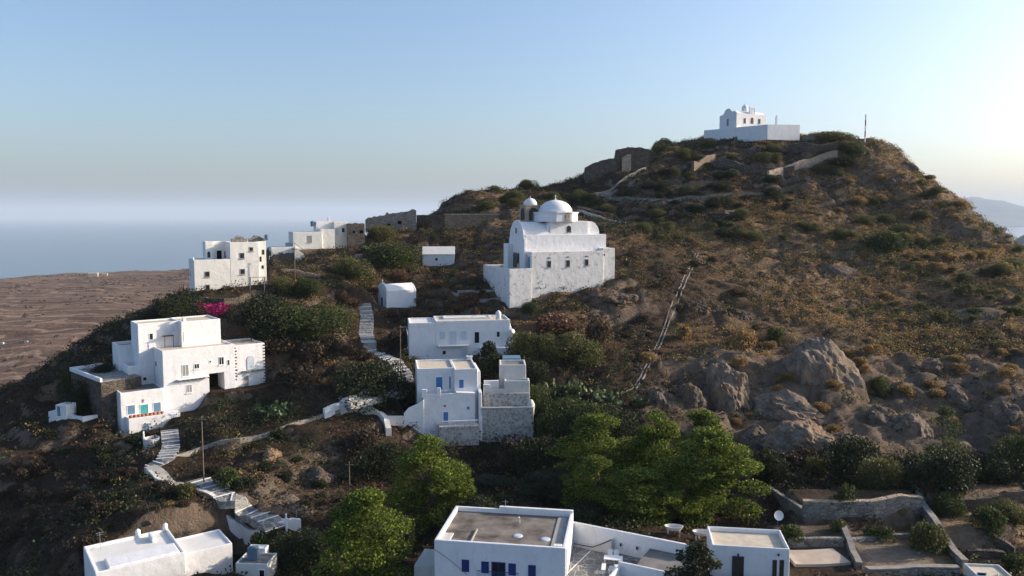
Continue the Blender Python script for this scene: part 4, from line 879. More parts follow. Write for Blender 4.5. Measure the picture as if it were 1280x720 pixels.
# ===== P: terrace and small flat house at the bottom right
b = Bld(FP, 'small_flat_house', 'small white cube house with beige flat roof and dark shutters, bottom right', cr=crop(700,600,4))
u1, _ = b.f(1150,345); ub, vb = FP.top(*crop(700,600,4)(755,230)); dep = max(4.5, min(vb, 8))
b.block('wall', 0, u1, 0, dep, -6, 0, 'whitewash', 'roof_beige', .42, .2)
b.win(863,384,915,500, pane='dark_wood', frame='navy_paint', name='door', child='panel'); b.win(1062,400,1083,490, pane='dark_wood', frame='grey_wood', name='shutter', child='slats', bars=False, ft=.03); b.win(1096,400,1118,490, pane='dark_wood', frame='grey_wood', name='shutter', child='slats', bars=False, ft=.03); b.win(1084,400,1095,490, pane='white_paint', bars=False, ft=.02)
for x in (890,1092): uu, ww = b.f(x, 373); b.part(MB().lathe([(.05,-.1),(.1,0),(.08,.12),(.02,.16)], 8, (uu, -.15, ww)), 'wall_lamp', 'dark_wood')
# ===== bottom left bright house
fr = FN; b = Bld(fr, 'bright_roofed_house', 'sunlit white house with plain white roof and two small chimneys, bottom left corner', cr=crop(80,540,4))
# here u runs along the back parapet; the house comes towards the viewer
q = fr.top(206,655); ul = q[0]; dv = -7.5
b.block('wall', 0, ul, dv, 0, -8, 0, 'whitewash', 'roof_white', .28, .26)
a_ = fr.top(281,671,-.7); print('N', ul, a_, [fr.top(*q_) for q_ in ((206,652),(230,684),(121,720),(280,669),(290,687))])
b.block('annexe_wall', ul+.01, a_[0]+.2, -6.3, -1.6, -8, -.75, 'whitewash', 'roof_white', .16, .22)
b.part(MB().box(ul*.15, ul-.4, dv+.4, dv+3.0, -.29, .05), 'roof_step', 'whitewash', bevel=.12)
for t in (.63, .965): chimney(b, ul*t, -.15, 0, .62, .5, True)
b.part(MB().box(ul*.74, ul*.78, -2.6, -.8, -.28, .25), 'roof_ridge', 'whitewash', bevel=.05)
b.part(MB().tube([(1.4,-1.2,-.2),(1.4,-1.2,1.6)], .02).tube([(1.0,-1.2,1.5),(1.8,-1.2,1.5)], .015).tube([(1.1,-1.2,1.3),(1.7,-1.2,1.3)], .015), 'aerial', 'metal_grey')
# ---------------------------------------------------------------- terraces, paths, walls, small things
def ribbon(name, pix, w, mat, kind='structure', lift=.06, pts=None, step=.5, parent=None):
    W = pts or [G(*p) for p in pix]; W = [q for q in W if q is not None]; L = []
    for a, b in zip(W[:-1], W[1:]):
        n = max(1, int((b-a).length/step)); L += [a.lerp(b, k/n) for k in range(n)]; AMP[:] = np.minimum(AMP, 1-.7*seg_mask(a, b, w/2+.3, .5)[0])
    L.append(W[-1]); org = L[0].copy(); vs = []; fs = []
    for i, p in enumerate(L):
        d = L[min(i+1, len(L)-1)]-L[max(i-1, 0)]; s = Vector((-d.y, d.x, 0)).normalized()*w/2
        zz = max(Gz(*(p+s*k).xy) for k in (-1, -.5, 0, .5, 1))+lift
        for sg, dz in ((-1, 0), (1, 0), (1, -.9), (-1, -.9)): q = p+s*sg; vs.append((q.x-org.x, q.y-org.y, zz+dz-org.z))
    for i in range(len(L)-1):
        a, b = 4*i, 4*i+4; fs += [(a, a+1, b+1, b), (a+1, a+2, b+2, b+1), (a+3, a, b, b+3)]
    fs += [(0, 3, 2, 1), (4*len(L)-4, 4*len(L)-3, 4*len(L)-2, 4*len(L)-1)]
    o = MB().add(vs, fs).build(name, mat, parent); o.location = org
    if kind and not parent: setp(o, kind=kind)
    return o, L
def stepped(name, pix, w, every=1.1, mat='flagstone', pts=None):
    o, L = ribbon(name, pix, w, mat, pts=pts); m = MB(); org = o.location; acc = 0
    for i in range(1, len(L)):
        acc += (L[i]-L[i-1]).length
        if acc >= every:
            acc = 0; p = L[i]; d = (L[i]-L[i-1]).normalized(); s = Vector((-d.y, d.x, 0)).normalized(); d = Vector((d.x, d.y, 0)).normalized()
            z = max(Gz(*(p+s*w/2*k).xy) for k in (-1, -.5, 0, .5, 1))+.06
            c = [p+s*w/2*a+d*.07*b for a, b in ((-1, -1), (1, -1), (1, 1), (-1, 1))]
            m.add([(q.x-org.x, q.y-org.y, z+.02-org.z) for q in c]+[(q.x-org.x, q.y-org.y, z+.10-org.z) for q in c], [(0,3,2,1),(4,5,6,7),(0,1,5,4),(1,2,6,5),(2,3,7,6),(3,0,4,7)])
    if m.v: m.build('step_edges', 'whitewash', o)
    return o
stepped('stepped_path', [(455,383),(459,400),(457,420),(462,436),(478,446),(496,455),(505,466),(508,480)], 2.6, 1.0)
stepped('winding_path', [(212,543),(214,560),(207,574),(188,586)], 2.3, 1.0)
stepped('lower_path', [(243,602),(262,612),(285,628),(300,640),(318,654),(345,662)], 2.6, 1.5)
ribbon('path_landing', [(188,586),(205,598),(222,606)], 1.6, 'concrete')
wallstrip('path_wall', 'low whitewashed kerb wall beside the winding path under the stepped house', 'wall', [(183,590),(196,602),(214,607)], .45, .4, 'whitewash_worn')
wallstrip('path_wall', 'pinkish retaining wall with white edge beside the lower stepped path', 'wall', [(243,611),(262,622),(284,637)], .35, .4, 'stone_tan', cap='whitewash_worn', down=1.6)
wallstrip('curved_wall', 'curved white retaining wall below the lower stepped path near the white cross', 'wall', [(284,640),(288,656),(305,667),(335,668),(376,664)], .9, .45, 'whitewash', down=2.2)
wallstrip('slope_kerb', 'long thin pale kerb wall crossing the dark slope left of centre', 'wall', [(216,571),(250,563),(300,552),(350,538),(400,522),(428,512)], .35, .45, 'pale_track')
wallstrip('garden_wall', 'jagged whitewashed wall climbing towards the dark bush left of the blue-door house', 'wall', [(405,522),(425,510),(445,503),(470,496),(500,486)], 1.1, .6, 'whitewash', rag=.18, down=1.6)
wallstrip('garden_wall', 'low whitewashed wall running down to the foot of the sloping buttress', 'wall', [(425,514),(450,512),(472,516),(483,530),(486,545)], .8, .8, 'whitewash_worn', rag=.12, down=2.0)
ribbon('white_terrace', [(430,508),(455,504),(480,501),(500,500)], 4.0, 'whitewash_worn')
# terraces bottom right
wallstrip('terrace_wall', 'long grey stone terrace wall holding the upper garden plot, bottom right', 'wall', [(1003,645),(1040,645),(1090,644),(1150,643)], 1.5, .6, 'stone_grey', cap='stone_tan', down=2.2)
wallstrip('terrace_wall', 'diagonal stone wall along the right side of the ochre terrace', 'wall', [(1140,611),(1153,640),(1176,672),(1206,712)], .9, .55, 'stone_grey', cap='pale_track', down=2)
wallstrip('terrace_wall', 'short stone wall between beige patio and ochre terrace', 'wall', [(1051,662),(1062,690),(1074,712)], .8, .5, 'stone_grey', cap='pale_track')
wallstrip('terrace_wall', 'low stone wall along the back of the beige patio', 'wall', [(984,681),(1018,680),(1054,680)], .7, .5, 'stone_grey', down=1.5)
wallstrip('terrace_wall', 'stone wall along the bottom edge of the ochre terrace', 'wall', [(1083,717),(1140,714),(1198,715)], .5, .6, 'stone_grey', cap='pale_track')
wallstrip('terrace_wall', 'thin stone wall across the back of the ochre terrace', 'wall', [(1062,673),(1110,671),(1150,671)], .35, .5, 'stone_grey')
wallstrip('terrace_wall', 'rough dry-stone wall under the reddish plot at the right edge', 'wall', [(1198,637),(1235,632),(1279,625)], .9, .6, 'stone_dark', rag=.12)
wallstrip('terrace_wall', 'thin diagonal dry-stone wall between the two reddish plots', 'wall', [(1220,664),(1245,680),(1268,696)], .7, .5, 'stone_dark', rag=.1)
wallstrip('terrace_wall', 'rough dark dry-stone wall above the small beige roof', 'wall', [(1208,698),(1232,697),(1255,697)], .8, .6, 'stone_dark', rag=.1)
wallstrip('terrace_wall', 'dark sloping stone wall right of the big pine', 'wall', [(962,616),(985,632),(1005,647)], .7, .5, 'stone_grey', rag=.05)
ribbon('beige_patio', [(986,700),(1020,699),(1052,697)], 3.4, 'patio_beige', lift=.25)
fr = Fr(1210,709,74,-6); b = Bld(fr, 'roofed_outbuilding', 'flat beige roof with pale parapet cut by the bottom edge at far right')
b.block('wall', 0, 3.3, -2.5, 1.0, -4, 0, 'whitewash_worn', 'roof_beige', .2, .2); b.win(1222,716,1232,719,-2.5,bars=False)
fr = Fr(294,704,74,-4); b = Bld(fr, 'tank_outbuilding', 'little cream outbuilding with grey roof between bright house and curved wall')
b.block('wall', 0, 3.2, 0, 2.6, -5, 0, 'whitewash_worn', 'roof_grey', .12, .18); window(b.r, 2.4, 2.9, -2.0, -.6, 0, pane='dark_glass', bars=True)
b.block('rear_wall', .1, 2.0, 2.61, 3.6, -5, .4, 'whitewash', 'roof_white', .1, .15)
t = thing('water_tank', 'blue-grey square water tank standing on the little outbuilding roof', 'tank', fr.W(1.3, 1.3, -.1), 0)
MB().box(-.5,.5,-.4,.4,0,1.25).build('body', 'tank_blue', t, bevel=.08); MB().lathe([(.2,1.253),(.2,1.33),(.02,1.34)], 12).build('lid', 'metal_grey', t); MB().tube([(-.5,.1,.3),(-.9,.1,.3),(-.9,.1,0)], .04).build('pipe', 'metal_grey', t)
# terrace and wall left of the stepped house
b = Bld(FQ, 'side_terrace', 'reddish stone terrace with white parapet left of the stepped house', 'terrace')
b.part(MB().box(0, 12.8, 0, 6, -9, -.5), 'retaining_wall', 'stone_dark', bevel=.1); b.part(MB().box(-.1, 12.9, -.12, .25, -.498, .12).box(-.1, .25, .251, 6, -.498, .12), 'parapet', 'whitewash', bevel=.05)
b.part(MB().box(.26, 12.8, .26, 5.9, -.498, -.4), 'paving', 'flagstone')
fr = Fr(69,506,116,-12); b = Bld(fr, 'little_white_shed', 'tiny white shed with dark door at the far left edge of the village', 'shed')
b.block('wall', 0, 1.9, 0, 2, -3.2, 0, roof='roof_white', par=.12, t=.15); b.win(67,508,70,519, pane='steel_blue_paint', name='door', child='panel', bars=False) if False else window(b.r, .3, .9, -1.7, -.2, 0, pane='steel_blue_paint', name='door', child='panel', bars=False)
b.block('side_wall', -1.6, -.01, .3, 1.8, -3.2, -1.2, roof='roof_white', par=.1, t=.15)
wallstrip('yard_wall', 'low white yard wall beside the tiny shed', 'wall', [(86,523),(104,527),(122,522)], .55, .25, 'whitewash')
q = G(190,556); t = thing('round_well', 'small white half-round well with post at the foot of the stepped house', 'well', q)
MB().lathe([(1.1,-1),(1.1,1.0),(.85,1.0),(.85,.5)], 18, cap=False).build('ring', 'whitewash_worn', t); MB().box(-1.2,-1.05,-.1,.1,0,1.9).build('post', 'whitewash', t); MB().lathe([(.12,1.0),(.18,1.2),(.1,1.45)],8,(.5,0,0)).build('pot', 'dark_wood', t)
# patio between the two bottom houses
FT = Fr(717,653,79,-28); b = Bld(FT, 'patio_terrace', 'grey paved patio with blue-white back wall right of the flat-roof house', 'terrace', crop(700,600,4))
u1, w1 = b.f(700,335); ws = -2.3
b.part(MB().box(-.3, u1, 0, .3, -4, 0), 'back_wall', 'whitewash', bevel=.04); b.part(MB().box(-6, u1, -9, -.003, -4, ws), 'paving', 'flagstone')
b.part(MB().prism([(.1, ws), (4.4, ws), (4.4, ws+1.5), (3.4, ws+.9), (2.4, ws+.35), (.1, ws+.3)], -.6, -.004), 'bench_wall', 'whitewash_worn', bevel=.05)
b.part(MB().tube([(.3,-.62,ws+.32),(2.4,-.62,ws+.38),(3.4,-.62,ws+.93),(4.4,-.62,ws+1.53)], .05), 'edge_pipe', 'dark_wood')
for x in (5.2, 6.9): b.part(MB().lathe([(.07,-.05),(.11,.05),(.06,.25)],8,(x,-.12,ws+.9)), 'wall_lamp', 'dark_wood')
b.part(MB().box(8.2, u1-.3, -4.4, -.004, ws, ws+1.2), 'low_roof', 'roof_grey', bevel=.05); b.part(MB().box(6.6, u1-.6, -4.65, -4.41, ws, ws+1.35), 'parapet', 'whitewash', bevel=.04); b.part(MB().box(6.6, 6.85, -8.5, -4.66, ws, ws+1.0), 'parapet', 'whitewash', bevel=.04)
b.part(MB().box(2.15,2.25,-8.9,-.7,ws+.003,ws+.012), 'paving_line', 'whitewash')
def onp(x, y): u, v = FT.top(700+x/4, 600+y/4, ws); return FT.W(u, v, ws)
def furn_chair(p, rz, lab):
    t = thing('garden_chair', lab, 'chair', p, rz, 'white chairs round the patio table')
    MB().box(-.25,.25,-.25,.25,.4,.46).build('seat','white_paint',t); MB().box(-.25,.25,.22,.27,.463,.95).build('backrest','white_paint',t)
    for x in (-.22,.22):
        for y in (-.22,.22): MB().box(x-.025,x+.025,y-.025,y+.025,0,.398).build('leg','white_paint',t)
p = onp(266,425); t = thing('patio_table', 'white rectangular table on the grey patio', 'table', p, R(-10)); MB().box(-.9,.9,-.5,.5,.7,.76).build('tabletop','white_paint',t)
for x in (-.8,.8):
    for y in (-.4,.4): MB().box(x-.04,x+.04,y-.04,y+.04,0,.698).build('leg','white_paint',t)
furn_chair(onp(252,398), 0, 'white chair behind the patio table, nearer the flat-roof house'); furn_chair(onp(282,400), 0, 'white chair behind the patio table, nearer the slatted lounger'); furn_chair(onp(257,472), R(180), 'white chair in front of the patio table')
for q, rz, lab in (((218,455), R(80), 'long white bench on the left side of the patio table'), ((292,462), R(100), 'long white bench on the right side of the patio table')):
    t = thing('patio_bench', lab, 'bench', onp(*q), rz); MB().box(-.75,.75,-.2,.2,.4,.46).build('seat','white_paint',t)
    for x in (-.65,.65): MB().box(x-.03,x+.03,-.17,.17,0,.398).build('leg','white_paint',t)
t = thing('sun_lounger', 'white slatted lounger on the patio beside the parapet', 'lounger', onp(428,462), R(0)); m = MB()
for k in range(9): m.box(-.55,.55,-.9+.2*k,-.78+.2*k,.32,.37)
m.build('slats','white_paint',t); MB().box(-.6,-.553,-.95,.9,.25,.38).box(.553,.6,-.95,.9,.25,.38).build('frame','white_paint',t)
for x in (-.57,.57):
    for y in (-.8,.8): MB().box(x-.03,x+.03,y-.03,y+.03,0,.248).build('leg','white_paint',t)
t = thing('storage_box', 'white storage box right of the slatted lounger', 'box', onp(487,466), 0); MB().box(-.4,.4,-.35,.35,0,.5).build('body','white_paint',t,bevel=.03); MB().box(-.42,.42,-.37,.37,.503,.56).build('lid','white_paint',t)
for (px, py, lab) in ((842,676,'white oval trough planter on legs behind the patio wall, the left one'), (877,681,'white oval trough planter on legs beside the small flat house, the right one')):
    p = P(px, py, 80); p.z = max(Gz(p.x, p.y), p.z-.2); t = thing('trough_planter', lab, 'planter', p, R(-8)); MB().lathe([(.4,.55),(.8,.7),(1.0,1.05),(.9,1.05),(.7,.8),(.1,.75)],20).build('trough','whitewash_worn',t,smooth=False)
    for c in t.children: c.scale = (1, .55, 1)
    for x in (-.6,.6): MB().box(x-.05,x+.05,-.3,.3,-.4,.62).build('leg','whitewash_worn',t)
p = P(972,650,86); t = thing('satellite_dish', 'white round satellite dish on a post beside the small flat house', 'dish', (p.x,p.y,Gz(p.x,p.y))); m = MB().lathe([(.03,0),(.25,.03),(.45,.1),(.56,.18)],18,cap=False); d = m.build('dish','white_paint',t,smooth=True); d.location=(0,-.15,p.z-Gz(p.x,p.y)+.6); d.rotation_euler=(R(75),0,R(10)); MB().tube([(0,0,-.3),(0,0,p.z-Gz(p.x,p.y)+.6)],.05).build('post','metal_grey',t)
# white cross, poles, wires
p = G(358,664); t = thing('white_cross', 'white cross standing above the curved white wall', 'cross', p); MB().box(-.09,.09,-.09,.09,-.2,2.0).box(-.5,.5,-.085,.085,1.25,1.43).build('cross_beams','white_paint',t)
def pole(px, py, top, label, r=.09, mat='weathered_wood', arms=True):
    p = G(px, py); h = (py-top)*p.y/F; t = thing('utility_pole' if arms else 'pole', label, 'pole', p); MB().tube([(0,0,-.4),(0,0,h)], r, 8, r*.7).build('mast', mat, t)
    if arms: MB().box(-.5,.5,-.05,.05,h-.5,h-.4).build('crossarm', mat, t)
    return p+Vector((0,0,h-.3))
a1 = pole(255,606,516,'tall wooden pole beside the thin kerb wall on the left slope'); a2 = pole(501,472,405,'wooden pole at the left corner of the pale-shuttered house'); a3 = pole(369,352,309,'wooden pole on the garden terrace below the ridge house')
pole(371,663,636,'thin bare pole right of the white cross',.05,'metal_grey',False); pole(437,612,575,'short dark post on the rocky slope above the lower pine',.08,arms=True); pole(215,372,350,'short post by the tall house',.05,'metal_grey',False) if False else None
def cable(name, label, A, B, sag=.6, r=.025):
    pts = [A.lerp(B, k/14)-Vector((0,0,sag*4*(k/14)*(1-k/14))) for k in range(15)]; o = MB().tube([p-A for p in pts], r, 5).build(name, 'cable', None); o.location = A; setp(o, label, 'cable')
cable('power_cable', 'single cable hanging from the stepped house down to the bright-roofed house', P(162,548,116), P(192,657,79), .8, .035)
cable('power_cable', 'thin cable from the pole by the pale-shuttered house up towards the church', a2, P(600,392,150), .8)
cable('power_cable', 'thin cable from the pole on the ridge terrace to the ridge house', a3, P(425,300,186), .6)
# slope channel and upper paths
wallstrip('stone_channel', 'long straight pale stone channel running down the hillside, left kerb', 'channel', [(870,314),(858,341),(846,370),(832,403),(818,437),(804,463),(790,487),(776,493)], .12, .2, 'pale_track', down=.5)
wallstrip('stone_channel', 'long straight pale stone channel running down the hillside, right kerb', 'channel', [(874,314),(862,342),(850,371),(836,404),(822,438),(808,464),(795,487)], .12, .2, 'pale_track', down=.5)
wallstrip('stone_channel', 'short branch of pale stone kerb joining the long channel', 'channel', [(773,404),(798,409),(824,417)], .08, .2, 'pale_track', down=.5)
wallstrip('path_wall', 'low grey wall along the path curving below the castle ruins', 'wall', [(730,247),(770,250),(814,252),(880,248),(967,243)], .7, .6, 'stone_grey', down=1)
wallstrip('path_rail', 'thin pale stair rail rising to the castle rocks, upper one', 'railing', [(744,245),(775,230),(808,212)], .9, .12, 'pale_track', down=.3)
wallstrip('path_rail', 'thin pale stair rail rising to the castle rocks, lower one', 'railing', [(752,246),(780,234),(800,224)], .7, .12, 'pale_track', down=.3)
wallstrip('path_rail', 'white rail wall on the path above the church', 'railing', [(722,264),(750,273),(782,282)], .8, .2, 'whitewash_worn', down=.5)
wallstrip('path_rail', 'thin grey rail above the white rail wall', 'railing', [(722,259),(750,266),(800,281)], .5, .12, 'pale_track', down=.3)
wallstrip('castle_wall', 'tan stone wall climbing to the right below the summit', 'wall', [(960,224),(978,219),(995,211),(1020,204),(1046,196)], 2.2, .8, 'stone_tan', rag=.12, down=2)
wallstrip('castle_wall', 'dark stone wall with pale top just below the summit', 'wall', [(985,190),(1010,189),(1046,188)], 2.6, .8, 'stone_dark', cap='stone_tan', down=2)
wallstrip('castle_wall', 'dark stone wall crossing the middle of the upper hill', 'wall', [(892,208),(930,216),(962,219),(992,214)], 2.0, .8, 'stone_dark', rag=.1, cap='stone_grey', down=2)
wallstrip('castle_wall', 'pale brown broken wall left of the middle castle wall', 'wall', [(866,214),(880,206),(893,202)], 2.8, .8, 'stone_brown', rag=.3, down=2)
wallstrip('castle_wall', 'long low ruined wall beneath the chapel', 'wall', [(900,192),(935,193),(975,189)], 1.0, .6, 'stone_dark', rag=.2, down=2)
wallstrip('castle_wall', 'grey ruined wall stub right of the chapel yard', 'wall', [(1003,176),(1018,175),(1034,175)], 1.6, .7, 'stone_grey', rag=.2, down=2)
wallstrip('castle_wall', 'grey collapsed wall on the slope under the castle rocks', 'wall', [(805,236),(830,233),(852,229)], 1.4, .7, 'stone_dark', rag=.3, down=2)
wallstrip('fence_wall', 'thin fenced plot edge left of the church forecourt', 'fence', [(565,366),(600,378),(632,376)], .5, .15, 'grey_wood', down=.5)
wallstrip('fence_wall', 'thin upper fence of the plot left of the church forecourt', 'fence', [(572,366),(602,366),(632,367)], .5, .12, 'grey_wood', down=.5)
wallstrip('garden_wall', 'dark stone garden wall below the tall house', 'wall', [(255,378),(280,382),(310,380)], 1.2, .6, 'stone_dark', rag=.1, down=2)
wallstrip('garden_wall', 'pale stone ledge on the terrace right of the wooden ridge pole', 'wall', [(352,338),(380,343),(400,347)], .5, .5, 'stone_tan', rag=.1)
def castle_rock(label, tops, Y, a, mat='stone_dark', th=4, down=7, holes=()):
    r, fr = ruin_wall('castle_ruin', label, 0, 0, tops, Y, a, th, mat, holes, down)
    return r
castle_rock('dark blocky castle ruin at the left end of the upper hill', [(732,222),(734,208),(745,203),(758,199),(771,197)], 252, 6)
castle_rock('taller dark castle ruin with a flat top left of the chapel', [(771,197),(772,187),(785,184),(800,184),(812,187)], 254, 6)
castle_rock('narrow pale ruined pillar wall on the castle rocks', [(778,197),(784,193),(789,192)], 252.5, 6, 'stone_tan', .6, 5)
t = thing('flagpole', 'slender red and white mast on the summit right of the chapel', 'mast', (lambda p: p)(G(1081,178) or P(1081,172,272))); hh = 8.2
t.location = (t.location.x, t.location.y, Gz(t.location.x, t.location.y)); zt = P(1081,143,t.location.y).z-t.location.z
for k in range(5): MB().tube([(0,0,zt*k/5-(.4 if k == 0 else 0)),(0,0,zt*(k+1)/5-.003)], .22, 8).build('mast_section', 'red_paint' if k % 2 else 'white_paint', t)
# pergola by the tall house
p = G(322,362); t = thing('pergola', 'rough grey timber pergola at the right end of the tall house', 'pergola', p, R(15))
for x in (-1.3,1.3):
    for y in (-.8,.8): MB().box(x-.07,x+.07,y-.07,y+.07,-.5,2.3).build('post','grey_wood',t)
m = MB()
for k in range(8): m.box(-1.6+.45*k,-1.5+.45*k,-1.1,1.1,2.35,2.43)
m.build('slats','grey_wood',t); MB().box(-1.6,1.6,-.86,-.74,2.303,2.347).box(-1.6,1.6,.74,.86,2.303,2.347).build('beams','grey_wood',t)
# tiny houses far off on the plateau
def far_house(px, py, w, label):
    d = ray(px, py); ts = np.arange(350, 1700, 4.0); z = CAMZ+d.z*ts; h = plateau(d.x*ts, ts); k = np.nonzero(z < h)[0]
    if not len(k): return
    y = ts[k[0]]; x = d.x*y; t = thing('farm_house', label, 'house', (x, y, float(plateau(np.array([x]), np.array([y]))[0])), .3)
    MB().box(-w/2,w/2,-w/3,w/3,-1.5,w*.42).build('wall','whitewash_worn' if w < 5 else 'stone_tan',t); MB().box(-w/2-.1,w/2+.1,-w/3-.1,w/3+.1,w*.42+.003,w*.46).build('roof','roof_beige',t); MB().box(-.5,.5,-w/3-.06,-w/3-.002,-.2,1.9).build('door','steel_blue_paint',t)
far_house(2,431,3.2,'tiny white farm house at the left edge of the brown plateau'); far_house(33,429,2.4,'tiny white hut on the near part of the brown plateau'); far_house(117,346,14,'hazy pale farm building on the far edge of the plateau, left of two'); far_house(131,345,9,'hazy small farm building on the far edge of the plateau, right of two')
# ---------------------------------------------------------------- plants
def pine_meshes(seed, h=11, w=9, mat='leaf_pine', n=44, dens=26, leaf=.17, low=.08):
    rng = np.random.default_rng(seed); lobes = []; tips = []
    for i in range(n):
        t = rng.uniform(0, 1)**.85; z = h*(low+(.97-low)*t); prof = math.sin(math.pi*min(1, (.22+.80*t)))**.75 if t > .35 else .8+.5*t
        rmax = w/2*max(.15, min(1, prof)); a = rng.uniform(0, 6.28); r = rmax*math.sqrt(rng.uniform(.12, 1))*.82
        s = rng.uniform(.7, 1.25)*w/9*(1.25-.45*t)
        lobes.append((r*math.cos(a), r*math.sin(a), z-.3*r*rng.uniform(0,.4), 1.25*s, 1.25*s, .68*s)); tips.append((r*math.cos(a), r*math.sin(a), z-.4))
    C = lobes_points(lobes, dens*1.25); C += RNG.normal(size=C.shape)*.07
    V, Q = leaves(C, leaf, up=.6, aspect=.9); cm = npmesh('crown', V, Q, mat)
    m = MB(); lean = rng.uniform(-.4, .4); tr = [(lean*k/6+.12*math.sin(k), .1*math.cos(k*1.3), h*.86*k/6-.5) for k in range(7)]; m.tube(tr, .3*w/9, 8, .07)
    for q in tips[::2]:
        k = max(1, min(5, int((q[2]*.75)/(h*.86)*6))); s = Vector(tr[k]); e = Vector(q); md = s.lerp(e, .5)+Vector((0, 0, -.25)); m.tube([s, md, e], .09*w/9, 5, .025)
    me = m.build('trunk_proto', 'bark', None); tm = me.data; bpy.data.objects.remove(me); return cm, tm
def tree(name, label, px, Y, top, h0, w0, meshes, wpx, cat='tree', group=None, rz=0):
    p = P(px, 400, Y); z = Gz(p.x, p.y); ht = P(px, top, Y).z-z; t = thing(name, label, cat, (p.x, p.y, z), rz, group)
    s = 1.22*wpx*Y/F/w0; c = link('crown', meshes[0], None, t); k = link('trunk', meshes[1], None, t)
    for o in (c, k): o.scale = (s, s, ht/h0)
    return t
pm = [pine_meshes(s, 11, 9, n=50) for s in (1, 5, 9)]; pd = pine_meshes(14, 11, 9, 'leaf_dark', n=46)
tree('pine_tree', 'bright green pine in front of the blue-door house, left of the flat roof', 536, 90, 545, 11, 9, pm[0], 98)
tree('pine_tree', 'round bright green pine beside the curved white wall, cut by the bottom edge', 452, 74, 611, 11, 9, pm[1], 118)
tree('pine_tree', 'broad dark pine at the left end of the pine group', 752, 103, 516, 11, 9, pm[2], 112, rz=1)
tree('pine_tree', 'slim upright pine in the middle of the pine group', 822, 98, 512, 11, 9, pm[0], 74, rz=2)
tree('pine_tree', 'largest bright pine at the right end of the pine group', 895, 91, 534, 11, 9, pm[1], 122, rz=2.5)
tree('pine_tree', 'high pine crown showing behind the largest bright pine', 878, 103, 511, 11, 9, pm[2], 82, rz=4)
tree('pine_tree', 'low shaded pine at the front of the pine group', 800, 88, 585, 11, 9, pm[1], 100, rz=5)
tree('pine_tree', 'bright pine filling the gap between slim pine and largest pine', 858, 90, 570, 11, 9, pm[0], 90, rz=3.3)
tree('pine_tree', 'dark pine at the left front of the pine group', 752, 92, 570, 11, 9, pm[2], 84, rz=.4)
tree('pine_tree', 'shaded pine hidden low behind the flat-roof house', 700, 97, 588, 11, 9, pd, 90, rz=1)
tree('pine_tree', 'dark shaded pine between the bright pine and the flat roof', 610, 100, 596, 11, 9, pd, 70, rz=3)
cp2 = pine_meshes(31, 6, 5, 'leaf_dark', n=40, dens=26, leaf=.17, low=.05)
tree('dark_conifer', 'small dark conifer in front of the small flat house', 878, 69, 680, 6, 5, cp2, 66)
tree('courtyard_tree', 'dark round tree between the pale-shuttered house and the blue-door house', 611, 128, 428, 6, 5, cp2, 44)
tree('dark_tree', 'dark tree at the foot of the cliff with a pale bare trunk', 1188, 110, 508, 11, 9, pine_meshes(44, 11, 9, 'leaf_green', n=26, dens=12), 52)
bm = {k: [bush_mesh('bush_'+k, 2.4, 1.7, 'leaf_'+k, 46, .125, 9, s) for s in (3, 4, 5)] for k in ('green', 'dark', 'olive', 'dry', 'ochre', 'reddish', 'brown')}
bl = {k: [bush_mesh('large_bush_'+k, 2.4, 1.7, 'leaf_'+k, 150, .062, 16, s, ragged=.6) for s in (6, 7)] for k in ('green', 'dark', 'olive')}
bm['magenta'] = [bush_mesh('bush_magenta', 2.4, 1.7, 'leaf_magenta', 46, .125, 9, 8)]
def cactus_mesh(seed):
    rng = np.random.default_rng(seed); V = []; Q = []; n = 0; th = np.linspace(0, 2*math.pi, 9)[:-1]
    for s in range(60):
        base = np.array([rng.normal()*.24, rng.normal()*.24, rng.uniform(0, .4)]); p = base; d = np.array([rng.normal()*.8, rng.normal()*.8, 1.0])
        for k in range(rng.integers(4, 8)):
            d = d/np.linalg.norm(d); a = rng.normal(size=3); a -= a@d*d; a /= np.linalg.norm(a); L = rng.uniform(.13, .21); c = p+d*L*.5; nn = np.cross(a, d)
            for sg in (-1, 1): V.append(c+np.outer(np.cos(th), a)*L*.36+np.outer(np.sin(th), d)*L*.5+nn*.025*sg)
            Q.append([n+i for i in range(8)]); Q.append([n+8+i for i in range(8)]); n += 16
            p = p+d*L*.85; d = d+rng.normal(size=3)*.55; d[2] = max(d[2], .15)
            if p[2] > 1.6: p = base+np.array([0, 0, .4])
    return npmesh('prickly_pear', np.concatenate(V), np.array(Q), 'leaf_cactus')
cm = [cactus_mesh(s) for s in (1, 2, 3)]
def bush(name, label, px, py, wpx, hpx, kind, cat='bush', group=None, dy=0, sx=None):
    q = G(px, py) if py is not None else None
    if q is None: return
    me = (cm if kind == 'cactus' else (bl if kind in bl and wpx*q.y/F > 3.2 else bm)[kind]); me = me[int(px+py) % len(me)]; o = bpy.data.objects.new(name, me); COL.objects.link(o)
    k_ = 1.15 if name == 'scrub_bush' else 1.13; w = wpx*q.y/F*k_; h = hpx*q.y/F*(k_*.95); o.location = q-Vector((0, 0, .12*h)); o.scale = (w/2.4, w/2.4*.9, h/1.6); o.rotation_euler = (0, 0, (px*7.3+py) % 6.28); return setp(o, label, cat, group)
